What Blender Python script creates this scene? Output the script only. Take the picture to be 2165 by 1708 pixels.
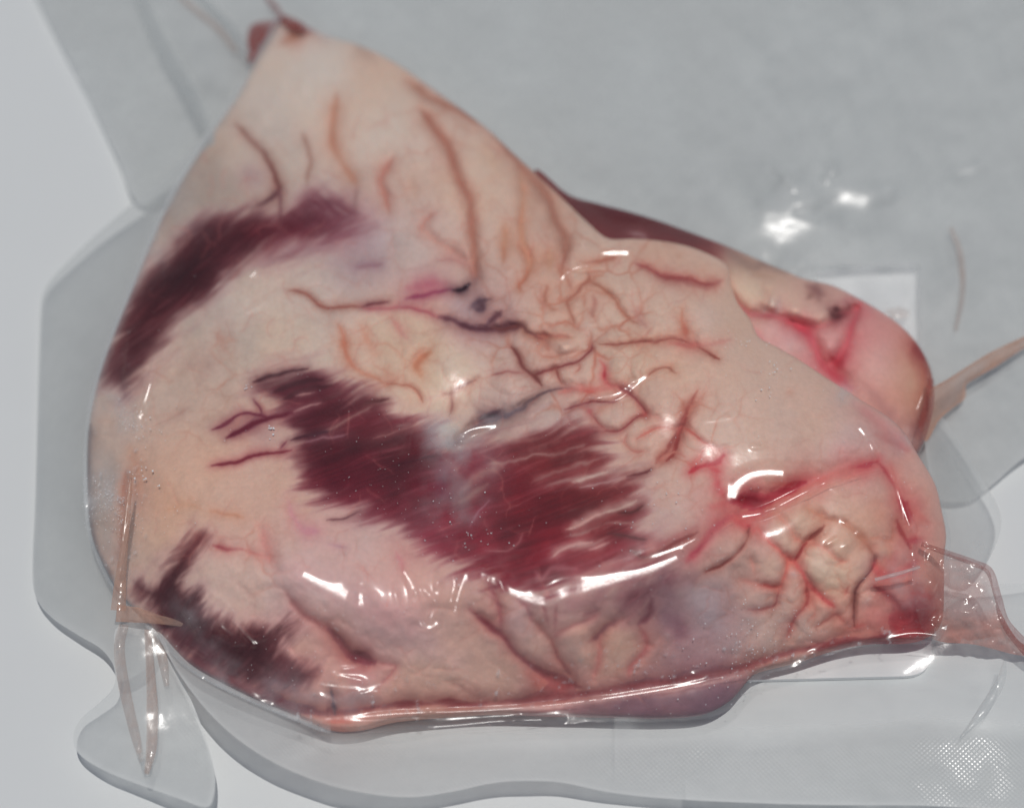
import bpy, math
import numpy as np
from mathutils import Vector

# ------------------------------------------------------------------ clear
for o in list(bpy.data.objects):
    bpy.data.objects.remove(o, do_unlink=True)
scene = bpy.context.scene
col_main = scene.collection

# ------------------------------------------------------------------ camera
PITCH = math.radians(54)
DIST = 0.50
LENS = 75.0
RIGHT = np.array([1.0, 0, 0])
FWD = np.array([0, math.cos(PITCH), -math.sin(PITCH)])
UP = np.array([0, math.sin(PITCH), math.cos(PITCH)])
AIM = np.array([0, 0, 0.022])
CAM = AIM - FWD * DIST
cam_d = bpy.data.cameras.new('camera')
cam = bpy.data.objects.new('camera', cam_d)
col_main.objects.link(cam)
cam.location = CAM
cam.rotation_euler = (math.pi / 2 - PITCH, 0, 0)
cam_d.lens = LENS
cam_d.sensor_width = 36
cam_d.clip_start = 0.01
cam_d.clip_end = 50
cam_d.dof.use_dof = True
cam_d.dof.focus_distance = 0.478
cam_d.dof.aperture_fstop = 6.5
scene.camera = cam

# ------------------------------------------------------------------ light
SUN_DIR = np.array([0.05, -0.09, 0.97]); SUN_DIR /= np.linalg.norm(SUN_DIR)   # towards the sun
w = bpy.data.worlds.new('World')
scene.world = w
w.use_nodes = True
nt = w.node_tree
bg = nt.nodes['Background']
sky = nt.nodes.new('ShaderNodeTexSky')
sky.sky_type = 'NISHITA'
sky.sun_disc = False
sky.sun_elevation = math.asin(SUN_DIR[2])
sky.sun_rotation = math.atan2(SUN_DIR[0], SUN_DIR[1])
nt.links.new(sky.outputs[0], bg.inputs['Color'])
bg.inputs['Strength'].default_value = 0.05
sun_d = bpy.data.lights.new('sun', 'SUN')
sun_d.energy = 3.0
sun_d.angle = math.radians(0.6)
sun_d.color = (1.0, 0.97, 0.93)
sun = bpy.data.objects.new('sun', sun_d)
col_main.objects.link(sun)
sun.rotation_euler = Vector(SUN_DIR).to_track_quat('Z', 'Y').to_euler()
sun.location = (0, 0, 1)
scene.view_settings.view_transform = 'Standard'
scene.view_settings.look = 'None'
scene.view_settings.exposure = -0.52
scene.view_settings.gamma = 1
scene.render.engine = 'CYCLES'
scene.cycles.transparent_max_bounces = 24
scene.cycles.max_bounces = 10
scene.cycles.caustics_reflective = False
scene.cycles.caustics_refractive = False
scene.render.resolution_x = 1024
scene.render.resolution_y = 807

# ------------------------------------------------------------------ maths helpers
rng = np.random.default_rng(7)


def place(x, y, h_mm):
    """point of the place at height h (mm) above the table that the photograph shows at (x, y) of 2165 x 1708"""
    x = np.asarray(x, float); y = np.asarray(y, float); h = np.asarray(h_mm, float) * 0.001
    kx = (x - 1082.5) / 2165 * (36 / LENS)
    ky = -(y - 854) / 2165 * (36 / LENS)
    r = FWD[None] + kx.reshape(-1, 1) * RIGHT + ky.reshape(-1, 1) * UP
    t = (h.reshape(-1) - CAM[2]) / r[:, 2]
    return CAM[None] + r * t[:, None]


TO = {k: (692.8 * (i % 3), 546.5 * (i // 3)) for i, k in enumerate('ABCDEFGHI')}
TO = {k: (v[0], {0: 0, 546.5: 545.6, 1093.0: 1092.9}[v[1]]) for k, v in TO.items()}


FINE = {'J': (1039.2, 519.6), 'K': (1472.2, 952.6), 'L': (433.0, 779.4), 'M': (779.4, 173.2), 'N': (952.6, 995.9), 'Q': (519.6, 519.6)}


def T(s, pts):
    if s in FINE:
        ox, oy = FINE[s]
        return [(ox + 0.24 * p[0], oy + 0.24 * p[1]) for p in pts]
    if s == 'W':
        return [tuple(map(float, p)) for p in pts]
    ox, oy = TO[s]
    return [(ox + 0.36 * p[0], oy + 0.36 * p[1]) for p in pts]


def smooth(pts, n=8, closed=False):
    p = np.array(pts, float)
    if len(p) < 3 and not closed:
        t = np.linspace(0, 1, n)[:, None]
        return p[0] * (1 - t) + p[-1] * t
    if closed:
        q = np.vstack([p[-1], p, p[0], p[1]])
    else:
        q = np.vstack([2 * p[0] - p[1], p, 2 * p[-1] - p[-2]])
    out = []
    for i in range(1, len(q) - 2):
        a, b, c, d = q[i - 1], q[i], q[i + 1], q[i + 2]
        for k in range(n):
            t = k / n
            out.append(0.5 * ((2 * b) + (c - a) * t + (2 * a - 5 * b + 4 * c - d) * t * t + (3 * b - a - 3 * c + d) * t ** 3))
    if not closed:
        out.append(q[-2])
    return np.array(out)


def vnoise(X, Y, scale, seed):
    x = X / scale + 137.3; y = Y / scale + 91.7
    r = np.random.default_rng(seed).random((256, 256))
    xi = np.floor(x).astype(int); yi = np.floor(y).astype(int)
    fx = x - xi; fy = y - yi
    fx = fx * fx * (3 - 2 * fx); fy = fy * fy * (3 - 2 * fy)
    a = r[xi & 255, yi & 255]; b = r[(xi + 1) & 255, yi & 255]
    c = r[xi & 255, (yi + 1) & 255]; d = r[(xi + 1) & 255, (yi + 1) & 255]
    return (a * (1 - fx) + b * fx) * (1 - fy) + (c * (1 - fx) + d * fx) * fy - 0.5


def fbm(X, Y, scale, seed, octv=4, gain=0.5):
    s = 0; a = 1; tot = 0
    for k in range(octv):
        s = s + a * vnoise(X, Y, scale / 2 ** k, seed + k * 17)
        tot += a; a *= gain
    return s / tot * 2


def fibre(X, Y, ang, length, width, seed, octv=3):
    c, s = math.cos(ang), math.sin(ang)
    u = (X * c + Y * s); v = (-X * s + Y * c)
    v = v + 10 * vnoise(u, v, length * 1.3, seed + 5)
    return fbm(u * (width / length), v, width, seed, octv)


def sstep(a, b, x):
    t = np.clip((x - a) / (b - a), 0, 1)
    return t * t * (3 - 2 * t)


def poly_sdf(X, Y, poly, want_near=False):
    """signed distance (positive inside) and nearest point"""
    shp = X.shape
    x = X.ravel(); y = Y.ravel()
    best = np.full(x.shape, 1e18); nx = np.zeros_like(x); ny = np.zeros_like(x)
    ins = np.zeros(x.shape, bool)
    n = len(poly)
    for i in range(n):
        x0, y0 = poly[i]; x1, y1 = poly[(i + 1) % n]
        dx, dy = x1 - x0, y1 - y0
        L = dx * dx + dy * dy + 1e-12
        t = np.clip(((x - x0) * dx + (y - y0) * dy) / L, 0, 1)
        px = x0 + t * dx; py = y0 + t * dy
        d = (x - px) ** 2 + (y - py) ** 2
        m = d < best
        best = np.where(m, d, best)
        if want_near:
            nx = np.where(m, px, nx); ny = np.where(m, py, ny)
        if y0 != y1:
            c = ((y0 > y) != (y1 > y)) & (x < dx * (y - y0) / (y1 - y0) + x0)
            ins ^= c
    d = np.sqrt(best) * np.where(ins, 1, -1)
    if want_near:
        return d.reshape(shp), nx.reshape(shp), ny.reshape(shp)
    return d.reshape(shp)


def line_dist(x, y, pts):
    best = np.full(x.shape, 1e18); par = np.zeros_like(x)
    n = len(pts) - 1
    for i in range(n):
        x0, y0 = pts[i]; x1, y1 = pts[i + 1]
        dx, dy = x1 - x0, y1 - y0
        L = dx * dx + dy * dy + 1e-12
        t = np.clip(((x - x0) * dx + (y - y0) * dy) / L, 0, 1)
        d = (x - x0 - t * dx) ** 2 + (y - y0 - t * dy) ** 2
        m = d < best
        best = np.where(m, d, best); par = np.where(m, (i + t) / n, par)
    return np.sqrt(best), par


def tps(ctrl, X, Y, lam=0.0):
    """thin plate spline through (x, y, h) controls"""
    c = np.array(ctrl, float)
    p = c[:, :2] / 1000; v = c[:, 2]
    n = len(p)
    d = np.sqrt(((p[:, None] - p[None]) ** 2).sum(2)) + 1e-9
    K = d * d * np.log(d) + lam * np.eye(n)
    A = np.zeros((n + 3, n + 3))
    A[:n, :n] = K; A[:n, n] = 1; A[:n, n + 1:] = p; A[n, :n] = 1; A[n + 1:, :n] = p.T
    s = np.linalg.solve(A, np.concatenate([v, np.zeros(3)]))
    x = X.ravel() / 1000; y = Y.ravel() / 1000
    out = s[n] + s[n + 1] * x + s[n + 2] * y
    for i in range(n):
        r2 = (x - p[i, 0]) ** 2 + (y - p[i, 1]) ** 2 + 1e-12
        out += s[i] * 0.5 * r2 * np.log(r2)
    return out.reshape(X.shape)


def blur(a, r):
    """three box blurs of radius r cells"""
    for _ in range(3):
        for ax in (0, 1):
            p = np.pad(a, [(r + 1, r) if i == ax else (0, 0) for i in (0, 1)], mode='edge')
            c = np.cumsum(p, axis=ax)
            n = a.shape[ax]
            hi = np.take(c, np.arange(2 * r + 1, 2 * r + 1 + n), axis=ax)
            lo = np.take(c, np.arange(0, n), axis=ax)
            a = (hi - lo) / (2 * r + 1)
    return a


def s2l(c):
    c = np.clip(np.asarray(c, float), 0, 1)
    return np.where(c <= 0.04045, c / 12.92, ((c + 0.055) / 1.055) ** 2.4)


# ------------------------------------------------------------------ object helpers
def tag(o, label=None, cat=None, group=None, kind=None):
    for k, v in (('label', label), ('category', cat), ('group', group), ('kind', kind)):
        if v:
            o[k] = v
    return o


def empty(name, loc=(0, 0, 0)):
    o = bpy.data.objects.new(name, None)
    o.empty_display_size = 0.01
    col_main.objects.link(o); o.location = loc
    return o


def mesh_obj(name, verts, faces, mat, parent=None, smooth_on=True, attrs=None, uv=None):
    me = bpy.data.meshes.new(name)
    verts = np.asarray(verts, np.float32)
    me.vertices.add(len(verts)); me.vertices.foreach_set('co', verts.ravel())
    tot = [len(f) for f in faces] if not isinstance(faces, np.ndarray) else None
    if tot is None:
        k = faces.shape[1]; nf = len(faces)
        flat = faces.astype(np.int32).ravel(); starts = np.arange(nf) * k
    else:
        nf = len(faces); flat = np.array([i for f in faces for i in f], np.int32)
        starts = np.concatenate([[0], np.cumsum(tot)[:-1]]) if nf else np.zeros(0)
    me.loops.add(len(flat)); me.loops.foreach_set('vertex_index', flat)
    me.polygons.add(nf); me.polygons.foreach_set('loop_start', starts.astype(np.int32))
    me.update(calc_edges=True)
    me.validate()
    me.polygons.foreach_set('use_smooth', np.full(len(me.polygons), smooth_on))
    if attrs:
        for an, av in attrs.items():
            if av.ndim == 2:
                a = me.attributes.new(an, 'FLOAT_COLOR', 'POINT')
                a.data.foreach_set('color', np.hstack([av, np.ones((len(av), 1))]).astype(np.float32).ravel())
            else:
                a = me.attributes.new(an, 'FLOAT', 'POINT')
                a.data.foreach_set('value', av.astype(np.float32))
    me.materials.append(mat)
    o = bpy.data.objects.new(name, me)
    col_main.objects.link(o)
    if parent:
        o.parent = parent
    return o


class Raster:
    """a regular grid over an outline; outer vertices are snapped onto the outline"""
    def __init__(self, outline, step, pad=None):
        self.poly = np.array(outline, float)
        lo = self.poly.min(0) - step * 2; hi = self.poly.max(0) + step * 2
        self.xs = np.arange(lo[0], hi[0], step); self.ys = np.arange(lo[1], hi[1], step)
        self.step = step
        self.X, self.Y = np.meshgrid(self.xs, self.ys)
        self.d, nx, ny = poly_sdf(self.X, self.Y, self.poly, True)
        ins = self.d > 0
        cell = ins[:-1, :-1] | ins[1:, :-1] | ins[:-1, 1:] | ins[1:, 1:]
        self.cell = cell
        need = np.zeros_like(ins)
        need[:-1, :-1] |= cell; need[1:, :-1] |= cell; need[:-1, 1:] |= cell; need[1:, 1:] |= cell
        snap = need & ~ins
        self.X = np.where(snap, nx, self.X); self.Y = np.where(snap, ny, self.Y)
        self.d = np.where(snap, 0, self.d)
        self.need = need
        self.idx = np.full(ins.shape, -1); self.idx[need] = np.arange(need.sum())
        i = self.idx
        q = np.stack([i[1:, :-1], i[1:, 1:], i[:-1, 1:], i[:-1, :-1]], -1)
        self.quads = q[cell]

    def pick(self, a):
        return a[self.need]

    def verts(self, H):
        return place(self.pick(self.X), self.pick(self.Y), self.pick(H))

    def rim(self):
        """ordered boundary vertex loop"""
        q = self.quads
        e = np.concatenate([q[:, [0, 1]], q[:, [1, 2]], q[:, [2, 3]], q[:, [3, 0]]])
        key = np.sort(e, 1)
        k = key[:, 0].astype(np.int64) * 10000000 + key[:, 1]
        u, inv, cnt = np.unique(k, return_inverse=True, return_counts=True)
        b = e[cnt[inv] == 1]
        nxt = {}
        for a, c in b:
            nxt.setdefault(int(a), []).append(int(c))
        loops = []
        while nxt:
            s = next(iter(nxt)); loop = [s]; cur = s
            while True:
                l = nxt.get(cur)
                if not l:
                    break
                n = l.pop()
                if not l:
                    del nxt[cur]
                if n == s:
                    break
                loop.append(n); cur = n
            loops.append(loop)
        return max(loops, key=len)


# ------------------------------------------------------------------ materials
def new_mat(name):
    m = bpy.data.materials.new(name); m.use_nodes = True
    n = m.node_tree
    for x in list(n.nodes):
        n.nodes.remove(x)
    return m, n, n.nodes, n.links


def noise_node(nodes, links, scale, detail=4, rough=0.55, coord=None):
    n = nodes.new('ShaderNodeTexNoise')
    n.inputs['Scale'].default_value = scale; n.inputs['Detail'].default_value = detail
    n.inputs['Roughness'].default_value = rough
    if coord is not None:
        links.new(coord, n.inputs['Vector'])
    return n


def mat_flesh():
    m, n, N, L = new_mat('flesh_and_fat')
    out = N.new('ShaderNodeOutputMaterial'); p = N.new('ShaderNodeBsdfPrincipled')
    at = N.new('ShaderNodeAttribute'); at.attribute_name = 'tint'
    tc = N.new('ShaderNodeTexCoord')
    n1 = noise_node(N, L, 900, 3, 0.6, tc.outputs['Object'])
    mr = N.new('ShaderNodeMapRange'); mr.inputs['To Min'].default_value = 0.88; mr.inputs['To Max'].default_value = 1.12
    L.new(n1.outputs['Fac'], mr.inputs['Value'])
    mx = N.new('ShaderNodeVectorMath'); mx.operation = 'SCALE'
    L.new(at.outputs['Color'], mx.inputs[0]); L.new(mr.outputs[0], mx.inputs['Scale'])
    L.new(mx.outputs[0], p.inputs['Base Color'])
    p.inputs['Roughness'].default_value = 0.55
    p.inputs['Specular IOR Level'].default_value = 0.12
    p.inputs['Subsurface Weight'].default_value = 0.18
    p.inputs['Subsurface Radius'].default_value = (1.0, 0.45, 0.3)
    p.inputs['Subsurface Scale'].default_value = 0.0012
    b = N.new('ShaderNodeBump'); b.inputs['Strength'].default_value = 0.25; b.inputs['Distance'].default_value = 0.0003
    n2 = noise_node(N, L, 1400, 3, 0.6, tc.outputs['Object'])
    L.new(n2.outputs['Fac'], b.inputs['Height']); L.new(b.outputs[0], p.inputs['Normal'])
    L.new(p.outputs[0], out.inputs['Surface'])
    return m


def mat_film(name, tint=(0.80, 0.83, 0.85), grain=0.25, rough=0.11, gloss=1.0, emboss=0.0, wrinkle=0.25):
    """clear plastic film: see-through with gloss; the 'haze' attribute is how milky it is"""
    m, n, N, L = new_mat(name)
    out = N.new('ShaderNodeOutputMaterial')
    tr = N.new('ShaderNodeBsdfTransparent'); tr.inputs['Color'].default_value = (0.985, 0.99, 0.99, 1)
    df = N.new('ShaderNodeBsdfDiffuse'); df.inputs['Color'].default_value = (*tint, 1)
    tl = N.new('ShaderNodeBsdfTranslucent'); tl.inputs['Color'].default_value = (*tint, 1)
    hz = N.new('ShaderNodeMixShader'); hz.inputs['Fac'].default_value = 0.32
    L.new(df.outputs[0], hz.inputs[1]); L.new(tl.outputs[0], hz.inputs[2])
    body = N.new('ShaderNodeMixShader')
    tc = N.new('ShaderNodeTexCoord')
    at = N.new('ShaderNodeAttribute')
    at.attribute_name = 'haze'
    nz = noise_node(N, L, 260, 4, 0.6, tc.outputs['Object'])
    mr = N.new('ShaderNodeMapRange'); mr.inputs['To Min'].default_value = 1 - grain; mr.inputs['To Max'].default_value = 1 + grain
    L.new(nz.outputs['Fac'], mr.inputs['Value'])
    mu = N.new('ShaderNodeMath'); mu.operation = 'MULTIPLY'; mu.use_clamp = True
    L.new(at.outputs['Fac'], mu.inputs[0]); L.new(mr.outputs[0], mu.inputs[1])
    L.new(mu.outputs[0], body.inputs['Fac'])
    L.new(tr.outputs[0], body.inputs[1]); L.new(hz.outputs[0], body.inputs[2])
    # fine relief of the film
    b = N.new('ShaderNodeBump'); b.inputs['Strength'].default_value = wrinkle; b.inputs['Distance'].default_value = 0.0006
    n2 = noise_node(N, L, 170, 5, 0.55, tc.outputs['Object'])
    L.new(n2.outputs['Fac'], b.inputs['Height'])
    norm = b.outputs[0]
    if emboss:
        a2 = N.new('ShaderNodeAttribute'); a2.attribute_name = 'emboss'
        mp = N.new('ShaderNodeMapping'); mp.inputs['Scale'].default_value = (1060, 1060, 0)
        mp.inputs['Rotation'].default_value = (0, 0, 0.06)
        L.new(tc.outputs['Object'], mp.inputs['Vector'])
        sx = N.new('ShaderNodeSeparateXYZ'); L.new(mp.outputs[0], sx.inputs[0])
        w1 = []
        for ax, k in (('X', 5.0), ('Y', 5.0)):
            q = N.new('ShaderNodeMath'); q.operation = 'SINE'
            q0 = N.new('ShaderNodeMath'); q0.operation = 'MULTIPLY'; q0.inputs[1].default_value = k
            L.new(sx.outputs[ax], q0.inputs[0]); L.new(q0.outputs[0], q.inputs[0]); w1.append(q)
        pr = N.new('ShaderNodeMath'); pr.operation = 'MULTIPLY'
        L.new(w1[0].outputs[0], pr.inputs[0]); L.new(w1[1].outputs[0], pr.inputs[1])
        pe = N.new('ShaderNodeMath'); pe.operation = 'MULTIPLY'
        L.new(pr.outputs[0], pe.inputs[0]); L.new(a2.outputs['Fac'], pe.inputs[1])
        b2 = N.new('ShaderNodeBump'); b2.inputs['Strength'].default_value = emboss; b2.inputs['Distance'].default_value = 0.0003
        L.new(pe.outputs[0], b2.inputs['Height']); L.new(norm, b2.inputs['Normal'])
        norm = b2.outputs[0]
    L.new(norm, df.inputs['Normal'])
    g1 = N.new('ShaderNodeBsdfGlossy'); g1.inputs['Roughness'].default_value = rough
    g2 = N.new('ShaderNodeBsdfGlossy'); g2.inputs['Roughness'].default_value = min(0.6, rough * 2.6)
    gm = N.new('ShaderNodeMixShader'); gm.inputs['Fac'].default_value = 0.35
    for g in (g1, g2):
        L.new(norm, g.inputs['Normal'])
    L.new(g1.outputs[0], gm.inputs[1]); L.new(g2.outputs[0], gm.inputs[2])
    # reflectance of a thin film, the same from both sides (Schlick)
    ge = N.new('ShaderNodeNewGeometry')
    dt = N.new('ShaderNodeVectorMath'); dt.operation = 'DOT_PRODUCT'
    L.new(ge.outputs['Incoming'], dt.inputs[0]); L.new(norm, dt.inputs[1])

    def mth(op, a, b=None):
        q = N.new('ShaderNodeMath'); q.operation = op
        for i, v in enumerate((a, b)):
            if v is None:
                continue
            if isinstance(v, (int, float)):
                q.inputs[i].default_value = v
            else:
                L.new(v, q.inputs[i])
        return q.outputs[0]
    om = mth('SUBTRACT', 1.0, mth('ABSOLUTE', dt.outputs['Value']))
    p5 = mth('POWER', mth('MAXIMUM', om, 0.0), 5.0)
    fm = N.new('ShaderNodeMath'); fm.operation = 'MULTIPLY'; fm.inputs[1].default_value = gloss; fm.use_clamp = True
    L.new(mth('ADD', 0.036, mth('MULTIPLY', p5, 0.16)), fm.inputs[0])
    fin = N.new('ShaderNodeMixShader')
    L.new(fm.outputs[0], fin.inputs['Fac']); L.new(body.outputs[0], fin.inputs[1]); L.new(gm.outputs[0], fin.inputs[2])
    L.new(fin.outputs[0], out.inputs['Surface'])
    return m


def mat_plain(name, color, rough=0.5, var=0.06, scale=60, bump=0.0, spec=0.3):
    m, n, N, L = new_mat(name)
    out = N.new('ShaderNodeOutputMaterial'); p = N.new('ShaderNodeBsdfPrincipled')
    tc = N.new('ShaderNodeTexCoord')
    n1 = noise_node(N, L, scale, 5, 0.55, tc.outputs['Object'])
    cr = N.new('ShaderNodeMixRGB'); cr.blend_type = 'MIX'
    cr.inputs[1].default_value = (*[c * (1 - var) for c in color], 1)
    cr.inputs[2].default_value = (*[min(1, c * (1 + var)) for c in color], 1)
    L.new(n1.outputs['Fac'], cr.inputs[0]); L.new(cr.outputs[0], p.inputs['Base Color'])
    p.inputs['Roughness'].default_value = rough; p.inputs['Specular IOR Level'].default_value = spec
    if bump:
        b = N.new('ShaderNodeBump'); b.inputs['Strength'].default_value = bump; b.inputs['Distance'].default_value = 0.0004
        n2 = noise_node(N, L, scale * 12, 3, 0.6, tc.outputs['Object'])
        L.new(n2.outputs['Fac'], b.inputs['Height']); L.new(b.outputs[0], p.inputs['Normal'])
    L.new(p.outputs[0], out.inputs['Surface'])
    return m


M_FLESH = mat_flesh()
M_FILM = mat_film('clear_film', rough=0.22, gloss=1.9, wrinkle=0.16)
FT = (0.72, 0.74, 0.73)
M_FLAT = mat_film('slack_film', tint=FT, grain=0.06, rough=0.24, gloss=1.8, wrinkle=0.3)
M_BAND = mat_film('seal_film', grain=0.10, tint=(0.80, 0.82, 0.81), rough=0.18, gloss=1.0, emboss=0.28, wrinkle=0.15)
M_JUICE = mat_film('juice_stained_film', tint=(0.66, 0.40, 0.30), rough=0.12, gloss=1.0, wrinkle=0.4)
M_POCKET = mat_film('pink_stained_film', tint=(0.64, 0.31, 0.26), rough=0.16, gloss=1.6, wrinkle=0.5)
M_RED = mat_film('blood_stained_film', tint=(0.36, 0.07, 0.06), rough=0.12, gloss=1.0, wrinkle=0.4)
M_TABLE = mat_plain('white_table_top', (0.68, 0.70, 0.70), 0.5, 0.025, 25, 0.05, 0.25)
M_CARD = mat_plain('white_card', (0.86, 0.87, 0.87), 0.45, 0.02, 90, 0.05)
M_ICE = mat_plain('frost', (0.85, 0.88, 0.9), 0.12, 0.05, 500, 0.2, 0.8)

# ------------------------------------------------------------------ table
t = 0.9
tb = mesh_obj('table_top', [(-t, -t, -0.03), (t, -t, -0.03), (t, t, -0.03), (-t, t, -0.03), (-t, -t, 0), (t, -t, 0), (t, t, 0), (-t, t, 0)],
              [(0, 3, 2, 1), (4, 5, 6, 7), (0, 1, 5, 4), (1, 2, 6, 5), (2, 3, 7, 6), (3, 0, 4, 7)], M_TABLE, None, False)
tag(tb, kind='structure')

# ------------------------------------------------------------------ outlines
BODY = smooth([
    (594, 43), (640, 55), (700, 80), (745, 92), (800, 115), (850, 143), (900, 178), (950, 214), (1000, 250), (1040, 282), (1080, 320),
    (1120, 356), (1160, 392), (1200, 430), (1240, 468), (1285, 504), (1340, 505), (1400, 510), (1458, 522), (1512, 544), (1540, 566),
    (1546, 600), (1560, 640), (1587, 676), (1604, 712), (1640, 732), (1692, 762), (1746, 798), (1818, 844), (1872, 877), (1908, 909),
    (1940, 960), (1976, 1021), (1990, 1075), (2000, 1130), (1996, 1180), (1996, 1250), (1992, 1310), (1970, 1342), (1926, 1352), (1850, 1352), (1778, 1366), (1690, 1395),
    (1610, 1415), (1580, 1440), (1545, 1480), (1490, 1508), (1400, 1516), (1290, 1514), (1180, 1512), (1053, 1506), (940, 1512), (837, 1520), (760, 1538), (700, 1538), (650, 1520), (540, 1477), (460, 1438), (396, 1399),
    (335, 1335), (290, 1290), (248, 1245), (214, 1183), (190, 1111), (184, 978), (190, 888), (212, 790), (244, 700), (280, 612), (316, 522),
    (346, 455), (389, 375), (450, 281), (504, 202), (540, 133), (570, 85)], 5, True)
REAR = smooth([
    (1130, 360), (1200, 411), (1260, 430), (1330, 448), (1400, 470), (1480, 499), (1540, 522), (1600, 548), (1660, 573), (1700, 590),
    (1760, 604), (1820, 634), (1870, 664), (1905, 690), (1938, 725), (1961, 765), (1971, 800), (1969, 850), (1957, 900), (1935, 955),
    (1880, 960), (1750, 890), (1600, 820), (1450, 700), (1300, 590), (1180, 500)], 5, True)

STEP = 2.6
RB = Raster(BODY, STEP)
RR = Raster(REAR, STEP)


def round_off(d, wd):
    k = np.clip(d / wd, 0, 1)
    return np.sqrt(np.clip(1 - (1 - k) ** 2, 0, 1))


# heights in millimetres above the table
BODY_H = [
    # rim
    (594, 43, 10), (700, 80, 17), (850, 143, 22), (1000, 250, 26), (1120, 356, 29), (1240, 468, 32), (1340, 505, 34), (1458, 522, 34), (1540, 566, 33),
    (1587, 676, 34), (1692, 762, 36), (1818, 844, 34), (1908, 909, 29), (1976, 1021, 22), (2000, 1130, 15), (1996, 1260, 12), (1926, 1352, 11), (1778, 1366, 11), (1610, 1415, 11),
    (1490, 1508, 9), (1290, 1514, 9), (1053, 1506, 10), (837, 1520, 11), (700, 1538, 12), (540, 1477, 14), (396, 1399, 16), (290, 1290, 15), (214, 1183, 13), (184, 978, 13),
    (212, 790, 15), (280, 612, 18), (346, 455, 18), (450, 281, 17), (540, 133, 13),
    # inside
    (660, 200, 22), (700, 330, 26), (560, 420, 24), (950, 400, 34), (900, 550, 31), (1150, 520, 36), (500, 600, 28), (400, 760, 25), (700, 680, 31), (640, 860, 31),
    (950, 760, 36), (960, 900, 31), (1180, 640, 40), (1350, 600, 41), (1250, 850, 40), (1550, 720, 43), (1400, 900, 44), (1650, 850, 43), (1780, 950, 38),
    (350, 1000, 27), (500, 1000, 32), (800, 1000, 35), (1000, 1060, 36), (1250, 1080, 40), (1480, 1050, 41), (1680, 1060, 37), (1850, 1080, 30),
    (400, 1160, 28), (620, 1205, 36), (700, 1245, 36.5), (800, 1275, 36.5), (905, 1270, 36.5), (1000, 1240, 37), (1095, 1268, 37), (1150, 1285, 37), (1220, 1262, 38), (1300, 1245, 38.5), (1390, 1218, 39), (1460, 1180, 39), (1560, 1160, 34), (1760, 1200, 27), (1900, 1240, 17),
    (560, 1305, 25), (760, 1350, 25), (960, 1350, 24), (1150, 1370, 22), (1400, 1310, 23), (1600, 1290, 18),
    (600, 1400, 17), (800, 1430, 16), (1000, 1430, 15), (1250, 1420, 14), (1480, 1390, 14), (1750, 1310, 16)]
HB = 0.74 * tps(BODY_H, RB.X, RB.Y, 0.0016) + 5.0 * round_off(RB.d, 120)
REAR_H = [(1130, 360, 20), (1200, 411, 22), (1330, 448, 23), (1480, 499, 24), (1600, 548, 24), (1700, 590, 24), (1820, 634, 22), (1905, 690, 19), (1961, 765, 15),
          (1969, 850, 11), (1935, 955, 8), (1880, 960, 14), (1750, 890, 20), (1600, 820, 24), (1450, 700, 25), (1300, 590, 25), (1180, 500, 24),
          (1640, 640, 27), (1760, 720, 25), (1850, 760, 24), (1890, 860, 20), (1740, 790, 21)]
HR = 0.72 * tps(REAR_H, RR.X, RR.Y, 0.0015) + 4.5 * round_off(RR.d, 80)

# ------------------------------------------------------------------ colouring of the meat


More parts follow.
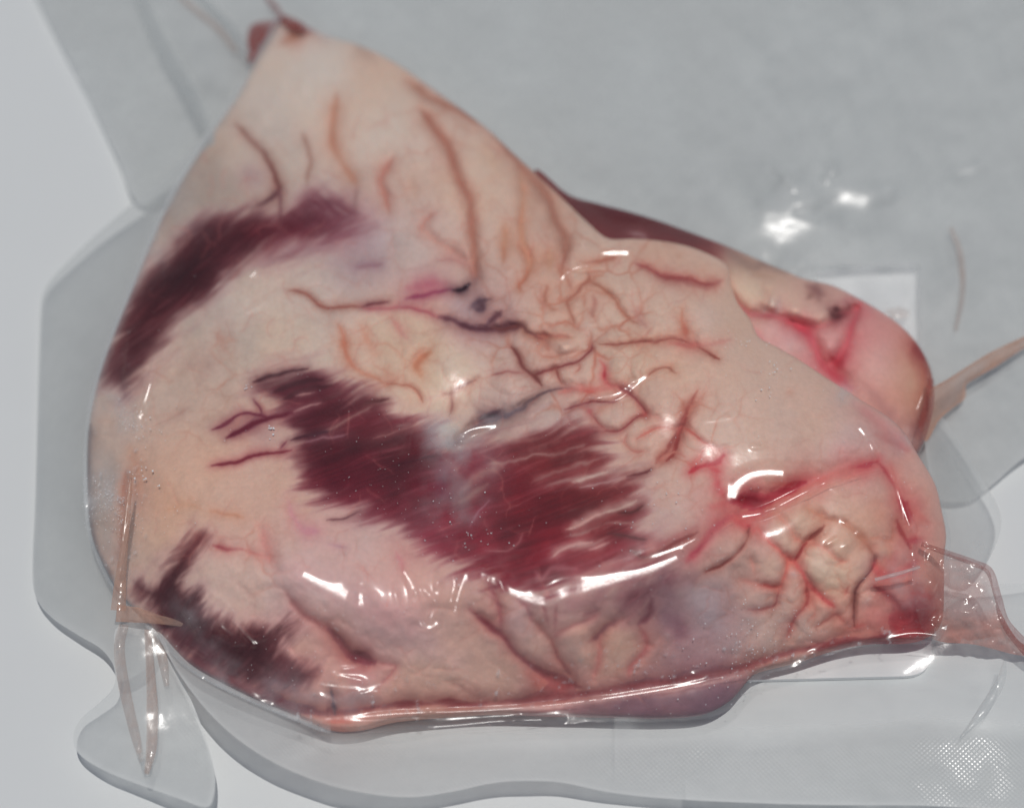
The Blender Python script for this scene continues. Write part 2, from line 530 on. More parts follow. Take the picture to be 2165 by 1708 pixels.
class Paint:
    def __init__(self, R, base):
        self.R = R
        self.X, self.Y = R.X, R.Y
        self.wx = self.X + 9 * fbm(self.X, self.Y, 60, 11, 3) + 2.5 * fbm(self.X, self.Y, 14, 12, 2)
        self.wy = self.Y + 9 * fbm(self.X, self.Y, 60, 13, 3) + 2.5 * fbm(self.X, self.Y, 14, 14, 2)
        self.col = np.zeros(self.X.shape + (3,))
        wsum = np.zeros(self.X.shape)
        for (x, y, c) in base:
            g = 1 / (((self.wx - x) ** 2 + (self.wy - y) ** 2) + 40 ** 2) ** 1.6
            self.col += g[..., None] * np.array(c) / 255.0
            wsum += g
        self.col /= wsum[..., None]
        self.dep = np.zeros(self.X.shape)
        self.vein = np.zeros(self.X.shape)
        self.nz = 0.5 + 0.5 * np.clip(1.6 * fbm(self.X, self.Y, 46, 21, 3), -1, 1)

    def box(self, pts, pad):
        lo = pts.min(0) - pad; hi = pts.max(0) + pad
        i0, i1 = np.searchsorted(self.R.xs, [lo[0], hi[0]]); j0, j1 = np.searchsorted(self.R.ys, [lo[1], hi[1]])
        return slice(max(j0, 0), max(j1, 0)), slice(max(i0, 0), max(i1, 0))

    def stroke(self, s, pts, wd, color, a=0.9, groove=0.0, halo=0.34, taper=0.55, rough=0.45, warp=0.6):
        p = smooth(T(s, pts), 6)
        wd = wd * 0.36 if s in TO else wd
        b = self.box(p, wd * 7 + 14)
        if self.X[b].size == 0:
            return
        x = self.X[b] + (self.wx[b] - self.X[b]) * warp; y = self.Y[b] + (self.wy[b] - self.Y[b]) * warp
        d, t = line_dist(x, y, p)
        Lp = np.hypot(*np.diff(p, axis=0).T).sum()
        tp = 1 - taper + taper * sstep(0, 1, np.minimum(t, 1 - t) * Lp / min(10 + 1.5 * np.mean(wd), Lp * 0.3))
        var = 1 - rough + rough * 1.4 * self.nz[b]
        wd = wd * (0.7 + 0.6 * np.roll(self.nz[b], 7, 0))
        core = np.exp(-(d / (wd * (0.35 + 0.65 * tp))) ** 2) * a * var * tp ** 0.5
        hal = np.exp(-(d / (wd * 2.8 + 3)) ** 2) * a * halo * tp
        cl = np.array(color) / 255.0
        cl = cl.mean() + (cl - cl.mean()) * (0.74 if color[1] - color[2] > 12 else 0.88)
        m = np.clip(core * 0.78 + hal, 0, 1)[..., None]
        self.col[b] = self.col[b] * (1 - m) + cl * m
        if groove:
            if groove > 0:
                self.vein[b] = np.maximum(self.vein[b], core)
            self.dep[b] -= groove * np.exp(-(d / (wd * 1.5 + 3)) ** 2) * tp

    def spot(self, s, p, r, color, a=0.8, lift=0.0):
        x0, y0 = T(s, [p])[0]
        r = r * 0.36 if s in TO else r
        b = self.box(np.array([[x0, y0]]), r * 3)
        d2 = ((self.wx[b] - x0) ** 2 + (self.wy[b] - y0) ** 2) / r ** 2
        m = (np.exp(-d2) * a)[..., None]
        self.col[b] = self.col[b] * (1 - m) + np.array(color) / 255 * m
        if lift:
            self.dep[b] += lift * np.exp(-d2)

    def muscle(self, s, poly, colors, ang, edge=18, soft=7, flen=150, fwid=9, seed=3, streak=0.35, pale=(150, 110, 105), a=0.97, groove=0.3):
        """a patch of lean with frayed ends along the fibre direction; colors = [(x, y, rgb), ...] in W"""
        p = smooth(T(s, poly), 4, True)
        b = self.box(p, 60)
        X, Y = self.X[b], self.Y[b]
        f = fibre(X, Y, ang, flen, fwid, seed)
        f2 = fibre(X, Y, ang, flen * 0.7, fwid * 0.45, seed + 40)
        c, sn = math.cos(ang), math.sin(ang)
        Xw = X + 26 * vnoise(X, Y, 90, seed + 71); Yw = Y + 26 * vnoise(X, Y, 90, seed + 72)
        fs = fibre(Xw, Yw, ang, flen * 0.62, fwid * 1.9, seed + 80, 2)
        fs2 = fibre(Xw, Yw, ang, flen * 0.4, fwid * 0.8, seed + 83, 2)
        d = poly_sdf(X, Y, p) + 5 * fbm(X, Y, 30, seed + 9, 3) + edge * 1.0 * fs + edge * 0.6 * fs2
        m = sstep(-soft * 2.8, soft * 4.2, d) * a
        thin = sstep(0, 60, d)                                   # near its edge the lean is thin over fat
        st = sstep(0.1, 0.7, fs2 * 0.6 + fs * 0.5 + 0.22 * (1 - thin)) * streak
        colr = np.zeros(X.shape + (3,)); ws = 0
        for (x, y, cc) in colors:
            g = 1 / (((X - x) ** 2 + (Y - y) ** 2) + 50 ** 2) ** 1.5
            colr += g[..., None] * np.array(cc) / 255.0; ws = ws + g
        colr /= ws[..., None]
        colr = colr * np.array([0.95, 0.74, 0.81]) * (1 + 0.09 * f2 + 0.10 * fs + 0.22 * fbm(X, Y, 80, seed + 3, 4))[..., None]
        colr = colr * (1 - st[..., None]) + np.array(pale) / 255 * st[..., None]
        ha = (sstep(-46, 4, d + 8 * fs) * 0.34 * a)[..., None]
        self.col[b] = self.col[b] * (1 - ha) + np.array([146, 108, 112]) / 255 * ha
        k = (m * (0.80 + 0.20 * thin))[..., None]
        self.col[b] = self.col[b] * (1 - k) + colr * k
        self.dep[b] -= groove * m * (0.4 + 0.6 * thin) - 0.12 * f2 * m


BASE = [  # fat colours; form shading at the upper left is painted in
    (650, 180, (188, 176, 165)), (560, 330, (172, 158, 147)), (430, 420, (150, 136, 126)), (800, 250, (188, 170, 156)), (1000, 400, (190, 168, 152)),
    (1150, 450, (178, 152, 137)), (900, 500, (175, 155, 146)), (750, 540, (158, 138, 138)), (650, 620, (172, 157, 147)), (600, 700, (178, 162, 148)),
    (480, 720, (168, 154, 143)), (450, 850, (165, 148, 137)), (850, 720, (192, 172, 152)), (940, 780, (198, 180, 160)), (1000, 680, (168, 143, 139)),
    (1100, 800, (174, 153, 143)), (1300, 620, (187, 162, 146)), (1400, 560, (184, 156, 141)), (1500, 680, (192, 167, 151)), (1350, 750, (187, 162, 144)),
    (1600, 800, (188, 162, 147)), (1700, 880, (184, 158, 144)), (1550, 920, (192, 165, 150)), (1800, 960, (176, 151, 145)), (400, 980, (192, 163, 146)),
    (550, 1020, (194, 164, 148)), (350, 1060, (187, 157, 138)), (230, 1050, (160, 148, 140)), (550, 1200, (192, 168, 155)), (700, 1170, (186, 157, 149)),
    (650, 1250, (196, 167, 161)), (800, 1320, (194, 158, 152)), (900, 1420, (176, 146, 131)), (1050, 1430, (178, 148, 134)), (1150, 1300, (172, 143, 136)),
    (1300, 1400, (174, 144, 130)), (720, 1400, (178, 143, 132)), (1600, 1200, (172, 143, 132)), (1700, 1080, (192, 162, 145)), (1750, 1200, (198, 173, 152)),
    (1650, 1350, (166, 141, 130)), (1850, 1300, (174, 126, 115)), (1900, 1100, (180, 142, 131)), (1500, 1290, (150, 122, 122)), (1450, 1130, (174, 148, 138)),
    (1350, 1490, (116, 88, 96)), (1500, 1470, (116, 88, 96)), (1150, 1505, (140, 104, 104))]
PB = Paint(RB, BASE)
st, sp = PB.stroke, PB.spot
# broad mottling of the fat
PB.col *= (1 + 0.05 * fbm(RB.X, RB.Y, 90, 31, 4) + 0.03 * fbm(RB.X, RB.Y, 16, 33, 3))[..., None]
warm = fbm(RB.X, RB.Y, 120, 35, 4)[..., None]
PB.col *= 1 + warm * np.array([0.02, -0.015, -0.04])
PB.dep += 0.85 * fbm(RB.X, RB.Y, 80, 37, 3) + 0.12 * fbm(RB.X, RB.Y, 20, 38, 2)



def worley(X, Y, sc, seed):
    r = np.random.default_rng(seed).random((128, 128, 2))
    x = X / sc + 20; y = Y / sc + 20
    xi = np.floor(x).astype(int); yi = np.floor(y).astype(int)
    d1 = np.full(X.shape, 9.0); d2 = np.full(X.shape, 9.0)
    for i in (-1, 0, 1):
        for j in (-1, 0, 1):
            q = r[(xi + i) & 127, (yi + j) & 127]
            d = np.hypot(xi + i + q[..., 0] - x, yi + j + q[..., 1] - y)
            d2 = np.minimum(np.maximum(d, d1), d2); d1 = np.minimum(d1, d)
    return d1, d2 - d1


zone = np.zeros(RB.X.shape)
for x, y, r, a in [(1250, 690, 240, .95), (1440, 900, 130, .8), (1750, 1190, 190, .7), (860, 720, 150, .6), (1300, 1380, 150, .22), (460, 800, 170, .35), (1560, 1300, 130, .3), (1000, 380, 230, .35), (560, 1180, 120, .4), (700, 620, 140, .3)]:
    zone = np.maximum(zone, a * np.exp(-((RB.X - x) ** 2 + (RB.Y - y) ** 2) / r ** 2))
for sc, sd, wt in ((78, 501, 1.0), (46, 503, 0.45)):
    d1, e = worley(PB.wx + 26 * fbm(RB.X, RB.Y, 60, 511, 3), (PB.wy + 26 * fbm(RB.X, RB.Y, 60, 513, 3)) * 1.25, sc, sd)
    ln = np.exp(-(e / 0.085) ** 2) * zone * wt * np.clip(0.45 + 1.3 * fbm(RB.X, RB.Y, 70, 515 + sd, 3), 0, 1)
    k = (ln * 0.85)[..., None]
    PB.col = PB.col * (1 - k) + np.array([164, 102, 84]) / 255 * k
    PB.dep += zone * wt * (sc / 74) * (0.7 * np.clip(e, 0, 0.6) - 0.25) * 1.8
    PB.col *= 1 + (zone * wt * (np.clip(e, 0, 0.5) - 0.22) * 0.16)[..., None]

# --- lean patches
PB.muscle('W', [(756, 450), (700, 428), (648, 420), (594, 448), (540, 445), (479, 454), (432, 460), (389, 500), (360, 533), (324, 569), (286, 615), (272, 640), (248, 700), (222, 770),
                (212, 806), (234, 812), (262, 836), (276, 815), (306, 775), (342, 722), (378, 672), (432, 640), (461, 610), (486, 577), (520, 552), (560, 530), (612, 515), (684, 508), (738, 483), (764, 460)],
          [(300, 700, (62, 26, 28)), (400, 560, (58, 20, 24)), (500, 520, (66, 22, 28)), (620, 480, (82, 30, 40)), (720, 455, (92, 48, 58)), (240, 790, (80, 52, 52))],
          math.radians(-38), 14, 6, 120, 8, 61, 0.30, (130, 88, 90))
PB.muscle('W', [(640, 425), (660, 405), (700, 412), (740, 432), (758, 455), (700, 458), (650, 450)], [(700, 430, (100, 60, 68))], math.radians(28), 10, 6, 70, 6, 62, 0.75, (140, 115, 115), 0.85)
PB.muscle('W', [(690, 505), (740, 480), (800, 478), (770, 495), (700, 520), (620, 545), (560, 560), (600, 535)], [(700, 510, (104, 66, 74))], math.radians(-17), 14, 7, 120, 6, 63, 0.8, (150, 126, 128), 0.75)
PB.muscle('W', [(548, 806), (600, 786), (650, 778), (690, 800), (740, 818), (780, 825), (815, 852), (850, 880), (909, 893), (930, 908), (948, 945), (985, 955), (1053, 932), (1125, 912), (1197, 899), (1262, 907),
                (1262, 935), (1290, 965), (1288, 990), (1345, 990), (1352, 1015), (1346, 1050), (1362, 1080), (1350, 1110), (1345, 1140), (1380, 1150), (1400, 1175), (1340, 1200), (1250, 1222), (1161, 1255), (1090, 1245), (1010, 1215),
                (945, 1195), (890, 1165), (855, 1120), (790, 1100), (720, 1075), (665, 1050), (632, 1010), (618, 940), (590, 880), (570, 835)],
          [(620, 830, (88, 38, 48)), (720, 900, (84, 28, 38)), (850, 940, (92, 32, 40)), (760, 1010, (88, 30, 42)), (900, 1050, (104, 36, 46)), (1000, 1000, (110, 48, 60)), (1150, 950, (104, 42, 40)),
           (1250, 1000, (106, 44, 42)), (1100, 1080, (110, 38, 44)), (1280, 1090, (104, 42, 40)), (1000, 1150, (118, 44, 56)), (1150, 1180, (122, 42, 52)), (900, 1130, (122, 58, 70)), (1330, 1150, (116, 48, 54))],
          math.radians(-19), 26, 7, 170, 10, 71, 0.28, (150, 100, 105))
PB.muscle('W', [(405, 1135), (425, 1125), (434, 1138), (412, 1180), (392, 1219), (394, 1246), (425, 1250), (436, 1290), (504, 1318), (576, 1314), (640, 1305), (615, 1338), (601, 1378), (645, 1402), (680, 1430), (640, 1458),
                (576, 1462), (468, 1430), (385, 1380), (340, 1335), (316, 1290), (285, 1251), (281, 1222), (317, 1230), (360, 1185)],
          [(400, 1170, (78, 36, 36)), (380, 1230, (64, 28, 32)), (470, 1340, (66, 28, 30)), (540, 1380, (62, 28, 30)), (600, 1430, (80, 42, 44)), (420, 1400, (86, 60, 66))],
          math.radians(-50), 14, 6, 90, 8, 81, 0.22, (130, 100, 100))
PB.muscle('W', [(1330, 1235), (1380, 1210), (1440, 1190), (1430, 1240), (1400, 1280), (1350, 1290), (1310, 1300), (1300, 1270)], [(1380, 1240, (96, 42, 52))], math.radians(-40), 26, 14, 70, 12, 91, 0.6, (150, 118, 118), 0.85)
# fat tongues that cut into the middle lean
for (pts, wdt) in (([(1030, 985), (1100, 975), (1190, 950), (1240, 935)], 4), ([(1120, 1020), (1200, 985), (1290, 962)], 5), ([(1150, 1030), (1230, 1010), (1300, 990), (1360, 975)], 6),
                   ([(1200, 1110), (1250, 1090), (1320, 1065), (1370, 1060)], 7), ([(1160, 1170), (1220, 1150), (1290, 1140)], 6), ([(1195, 1135), (1270, 1112), (1350, 1105)], 4), ([(960, 1050), (1010, 1010), (1060, 990)], 10),
                   ([(930, 960), (960, 1000), (940, 1060)], 14)):
    st('W', pts, wdt, (158, 128, 120), 0.62, 0, 0.3, 0.6, 0.7, 1.2)

# --- veins, seams and stains, from the upper lobe down
OR, BR, DK = (172, 114, 84), (146, 96, 78), (70, 30, 40)
for s, pts, wd, c, a, g in [
    ('A', [(1390, 740), (1500, 850), (1580, 960), (1630, 1090), (1640, 1110)], 15, (116, 70, 62), .85, .5),
    ('A', [(1640, 1110), (1580, 1170), (1480, 1230)], 17, (84, 40, 44), .8, .3),
    ('A', [(1640, 1110), (1645, 1230), (1640, 1330)], 13, (106, 58, 62), .75, .3),
    ('A', [(1780, 780), (1810, 880), (1825, 960), (1800, 1080)], 13, (142, 98, 84), .75, .3),
    ('A', [(1980, 560), (1960, 720), (1950, 840), (2000, 940), (2060, 1040), (2090, 1100)], 26, (166, 112, 88), .8, .6),
    ('A', [(2090, 1100), (2085, 1240)], 11, (130, 98, 96), .6, .2),
    ('B', [(1830, 1540), (1950, 1610), (2100, 1640), (2165, 1640)], 16, (156, 98, 86), .75, .4),
    ('C', [(0, 1600), (150, 1640), (300, 1680), (400, 1640)], 20, (148, 86, 82), .75, .4),
    ('B', [(900, 850), (960, 930), (1000, 1000)], 40, (192, 152, 122), .4, 0),
    ('B', [(150, 260), (280, 360)], 50, (140, 120, 108), .5, .5),
    ('D', [(1270, 440), (1300, 500), (1340, 570)], 20, (168, 126, 110), .6, .2),
    ('D', [(960, 1490), (1080, 1455), (1180, 1480)], 16, (190, 142, 112), .7, .3),
    ('D', [(900, 990), (1110, 885)], 12, (164, 124, 110), .6, .2),
    ('D', [(1060, 640), (1200, 620), (1180, 690)], 60, (158, 128, 118), .5, 0),
    ('D', [(760, 1110), (800, 1250), (820, 1500)], 40, (182, 132, 104), .6, .2),
    ('D', [(1400, 900), (1500, 1000), (1640, 1080)], 70, (150, 116, 118), .45, 0),
    ('E', [(660, 350), (760, 380), (860, 405), (980, 420), (1060, 400), (1140, 400)], 20, (82, 34, 44), .95, .8),
    ('E', [(930, 400), (980, 350), (1010, 320)], 24, (80, 34, 44), .9, .5),
    ('E', [(830, 300), (880, 260), (950, 240)], 20, (66, 36, 46), .85, .5),
    ('E', [(850, 290), (910, 300), (890, 250)], 22, (70, 38, 48), .8, .3),
    ('E', [(700, 260), (800, 290), (860, 340)], 60, (160, 146, 150), .55, 0),
    ('E', [(870, 60), (870, 150)], 20, (134, 102, 106), .7, .5),
    ('E', [(150, 50), (300, 40)], 16, (140, 118, 128), .5, 0),
    ('E', [(1140, 400), (1200, 450), (1300, 470), (1440, 470)], 15, (168, 116, 86), .8, .5),
    ('E', [(880, 540), (960, 590), (1060, 600)], 12, (170, 130, 112), .6, .3),
    ('E', [(670, 1110), (760, 1080), (840, 1010), (950, 960), (1080, 920), (1200, 850)], 26, (98, 82, 90), .85, 1.3),
    ('E', [(860, 970), (940, 930), (1030, 905)], 40, (78, 50, 64), .8, .3),
    ('E', [(640, 980), (720, 1010), (790, 1010)], 50, (166, 158, 148), .7, 0),
    ('E', [(680, 1090), (720, 1110)], 34, (160, 152, 148), .7, 0),
    ('E', [(660, 1180), (680, 1350), (720, 1420)], 60, (112, 76, 90), .5, .5),
    ('F', [(250, 770), (190, 910), (150, 1000), (100, 1080), (40, 1160), (0, 1200)], 17, (138, 62, 52), .85, .5),
    ('F', [(780, 760), (810, 800)], 16, (188, 140, 118), .5, .2),
    # red seam with juice
    ('H', [(1400, 330), (1600, 300), (1800, 250), (1960, 160), (2165, 60)], 26, (150, 72, 78), .5, .2),
    ('F', [(1180, 860), (1280, 940), (1390, 1050), (1470, 1110)], 40, (172, 112, 114), .6, .3),
    ('F', [(1300, 1040), (1400, 1080), (1480, 1130)], 26, (160, 84, 84), .7, .4),
    # cushions of fat at the lower right
    ('I', [(20, 300), (60, 480), (100, 620)], 80, (142, 108, 114), .5, 0),
    ('I', [(100, 700), (60, 560)], 60, (136, 104, 112), .5, 0),
    ('I', [(200, 420), (300, 520), (250, 640)], 100, (162, 150, 152), .55, 0),
    # lower front
    ('G', [(1250, 160), (1290, 170), (1340, 185), (1420, 180)], 20, (138, 52, 58), .85, .4),
    ('G', [(1420, 180), (1530, 220), (1620, 260)], 14, (164, 92, 86), .75, .3),
    ('G', [(1560, 60), (1580, 200), (1620, 300)], 40, (190, 140, 134), .5, .3),
    ('G', [(1690, 450), (1780, 550), (1880, 630), (1980, 720), (2060, 800), (2150, 850)], 22, (128, 66, 68), .75, .6),
    ('H', [(0, 640), (80, 740), (130, 800), (200, 820), (270, 850)], 26, (116, 48, 52), .85, .9),
    ('H', [(130, 810), (200, 830), (270, 855)], 34, (92, 20, 34), .9, .5),
    ('H', [(280, 850), (390, 880), (360, 930), (290, 1000)], 13, (148, 86, 86), .75, .4),
    ('W', [(570, 1165), (650, 1215), (740, 1265), (850, 1330), (960, 1400)], 34, (208, 170, 166), .6, -1.0),
    ('H', [(100, 900), (260, 940)], 60, (172, 118, 118), .5, 0),
    ('H', [(220, 560), (420, 620), (560, 680)], 90, (198, 150, 146), .55, 0),
    ('H', [(840, 550), (950, 640), (1040, 700), (1090, 790), (1180, 860), (1280, 920), (1400, 970), (1480, 990)], 25, (118, 48, 54), .9, .9),
    ('H', [(930, 360), (980, 480), (1010, 560), (1030, 660)], 20, (134, 72, 78), .75, .5),
    ('H', [(1210, 600), (1310, 720), (1360, 820), (1450, 950)], 18, (138, 78, 74), .8, .6),
    ('H', [(1320, 720), (1380, 670), (1500, 620), (1600, 560)], 16, (148, 86, 88), .75, .4),
    ('H', [(1530, 740), (1590, 700), (1640, 640), (1740, 590)], 24, (116, 58, 62), .85, .6),
    ('H', [(1600, 700), (1590, 850), (1560, 950)], 20, (158, 92, 88), .8, .6),
    ('H', [(1840, 640), (1880, 710), (1870, 780), (1800, 860), (1770, 940)], 20, (148, 82, 82), .8, .5),
    ('H', [(1900, 480), (1880, 580), (1830, 630)], 24, (112, 48, 58), .8, .4),
    ('H', [(1270, 500), (1300, 640)], 12, (150, 96, 98), .7, .3),
    ('H', [(1350, 520), (1340, 660)], 12, (150, 96, 98), .7, .3),
    ('H', [(1500, 580), (1600, 530)], 20, (120, 66, 72), .7, .3),
    ('H', [(1120, 480), (1180, 540), (1200, 610)], 18, (140, 84, 90), .7, .3),
    ('H', [(1180, 920), (1300, 980), (1430, 995)], 46, (166, 86, 82), .7, .2),
    ('H', [(1980, 560), (2060, 640), (2050, 740)], 46, (118, 76, 88), .5, 0),
    ('H', [(1400, 560), (1500, 500), (1700, 470)], 60, (160, 110, 112), .5, 0),
    ('H', [(700, 960), (830, 1020), (920, 1060)], 16, (150, 112, 104), .6, .3),
    ('H', [(380, 120), (460, 200), (560, 260)], 30, (166, 124, 120), .6, .3),
    ('H', [(440, 330), (430, 250), (410, 200)], 20, (180, 110, 118), .6, .3),
    # rim seam of the bottom edge
    ('W', [(684, 1500), (729, 1503), (837, 1489), (1053, 1484), (1269, 1462), (1380, 1447), (1472, 1430), (1566, 1412), (1674, 1380), (1778, 1358), (1926, 1345)], 8, (128, 62, 62), .9, .6),
    ('W', [(1000, 1499), (1150, 1493), (1300, 1476), (1472, 1446), (1566, 1428)], 3.5, (190, 160, 155), .8, 0),
    ('W', [(540, 1468), (600, 1488), (684, 1508)], 8, (92, 50, 58), .8, .3),
    ('W', [(390, 1395), (470, 1445), (560, 1482), (690, 1508)], 14, (96, 50, 56), .75, .2),
    ('W', [(1890, 1306), (1940, 1312), (1985, 1322)], 24, (132, 30, 40), .95, .2),
    ('W', [(690, 1524), (712, 1527), (735, 1522)], 14, (188, 66, 48), .95, 0),
    ('W', [(640, 1512), (700, 1532), (790, 1532)], 7, (206, 158, 142), .7, 0),
    ('W', [(700, 1452), (704, 1480), (706, 1506)], 4, (70, 50, 58), .9, .8),
    ('W', [(560, 1440), (640, 1470), (800, 1478)], 14, (140, 122, 126), .6, 0),
    ('W', [(1200, 1500), (1350, 1490), (1480, 1465), (1540, 1440)], 14, (122, 90, 98), .6, 0),
    ('W', [(245, 1010), (238, 1100), (262, 1230)], 26, (158, 148, 140), .5, 0),
    ('W', [(270, 990), (262, 1060), (252, 1200)], 7, (150, 104, 88), .7, .6),
    ('W', [(192, 900), (186, 1000), (195, 1120), (240, 1240)], 5, (112, 94, 90), .7, 0),
    ('W', [(620, 52), (660, 62)], 12, (120, 46, 40), .85, 0),
    ('W', [(590, 100), (640, 70)], 9, (168, 104, 80), .7, 0),
]:
    st(s, pts, wd * 0.9 if s in TO else wd * 1.1, c, a, g * 1.05)
for s, p, r, c, a, l in [
    
    ('A', (1480, 1040), 90, (140, 120, 124), .6, 0), ('F', (300, 340), 120, (200, 178, 158), .6, .6), ('F', (40, 290), 70, (196, 174, 152), .5, .5),
    ('W', (10, 10), 9, (210, 190, 166), .8, .9), 
    
    
    
    
    ('G', (1400, 300), 120, (200, 176, 160), .6, .7), ('G', (1680, 200), 60, (202, 184, 172), .6, .5), ('G', (1480, 400), 70, (186, 160, 146), .5, .4),
    ('H', (1480, 700), 50, (186, 156, 138), .6, .5), ('H', (1700, 760), 80, (186, 158, 138), .6, .6), ('H', (1130, 560), 50, (178, 158, 154), .6, .4), ('H', (1240, 780), 60, (184, 156, 140), .6, .4),
    ('H', (1520, 830), 40, (190, 160, 140), .5, .4), ('D', (1300, 340), 90, (176, 166, 158), .5, .2), ('D', (1200, 520), 50, (172, 158, 146), .5, .3),
    ('G', (1150, 120), 40, (118, 62, 58), .5, 0)]:
    sp(s, p, r, (c[0] * 0.97, c[1] * 0.94, c[2] * 0.955), a * 0.75, l * 0.7)

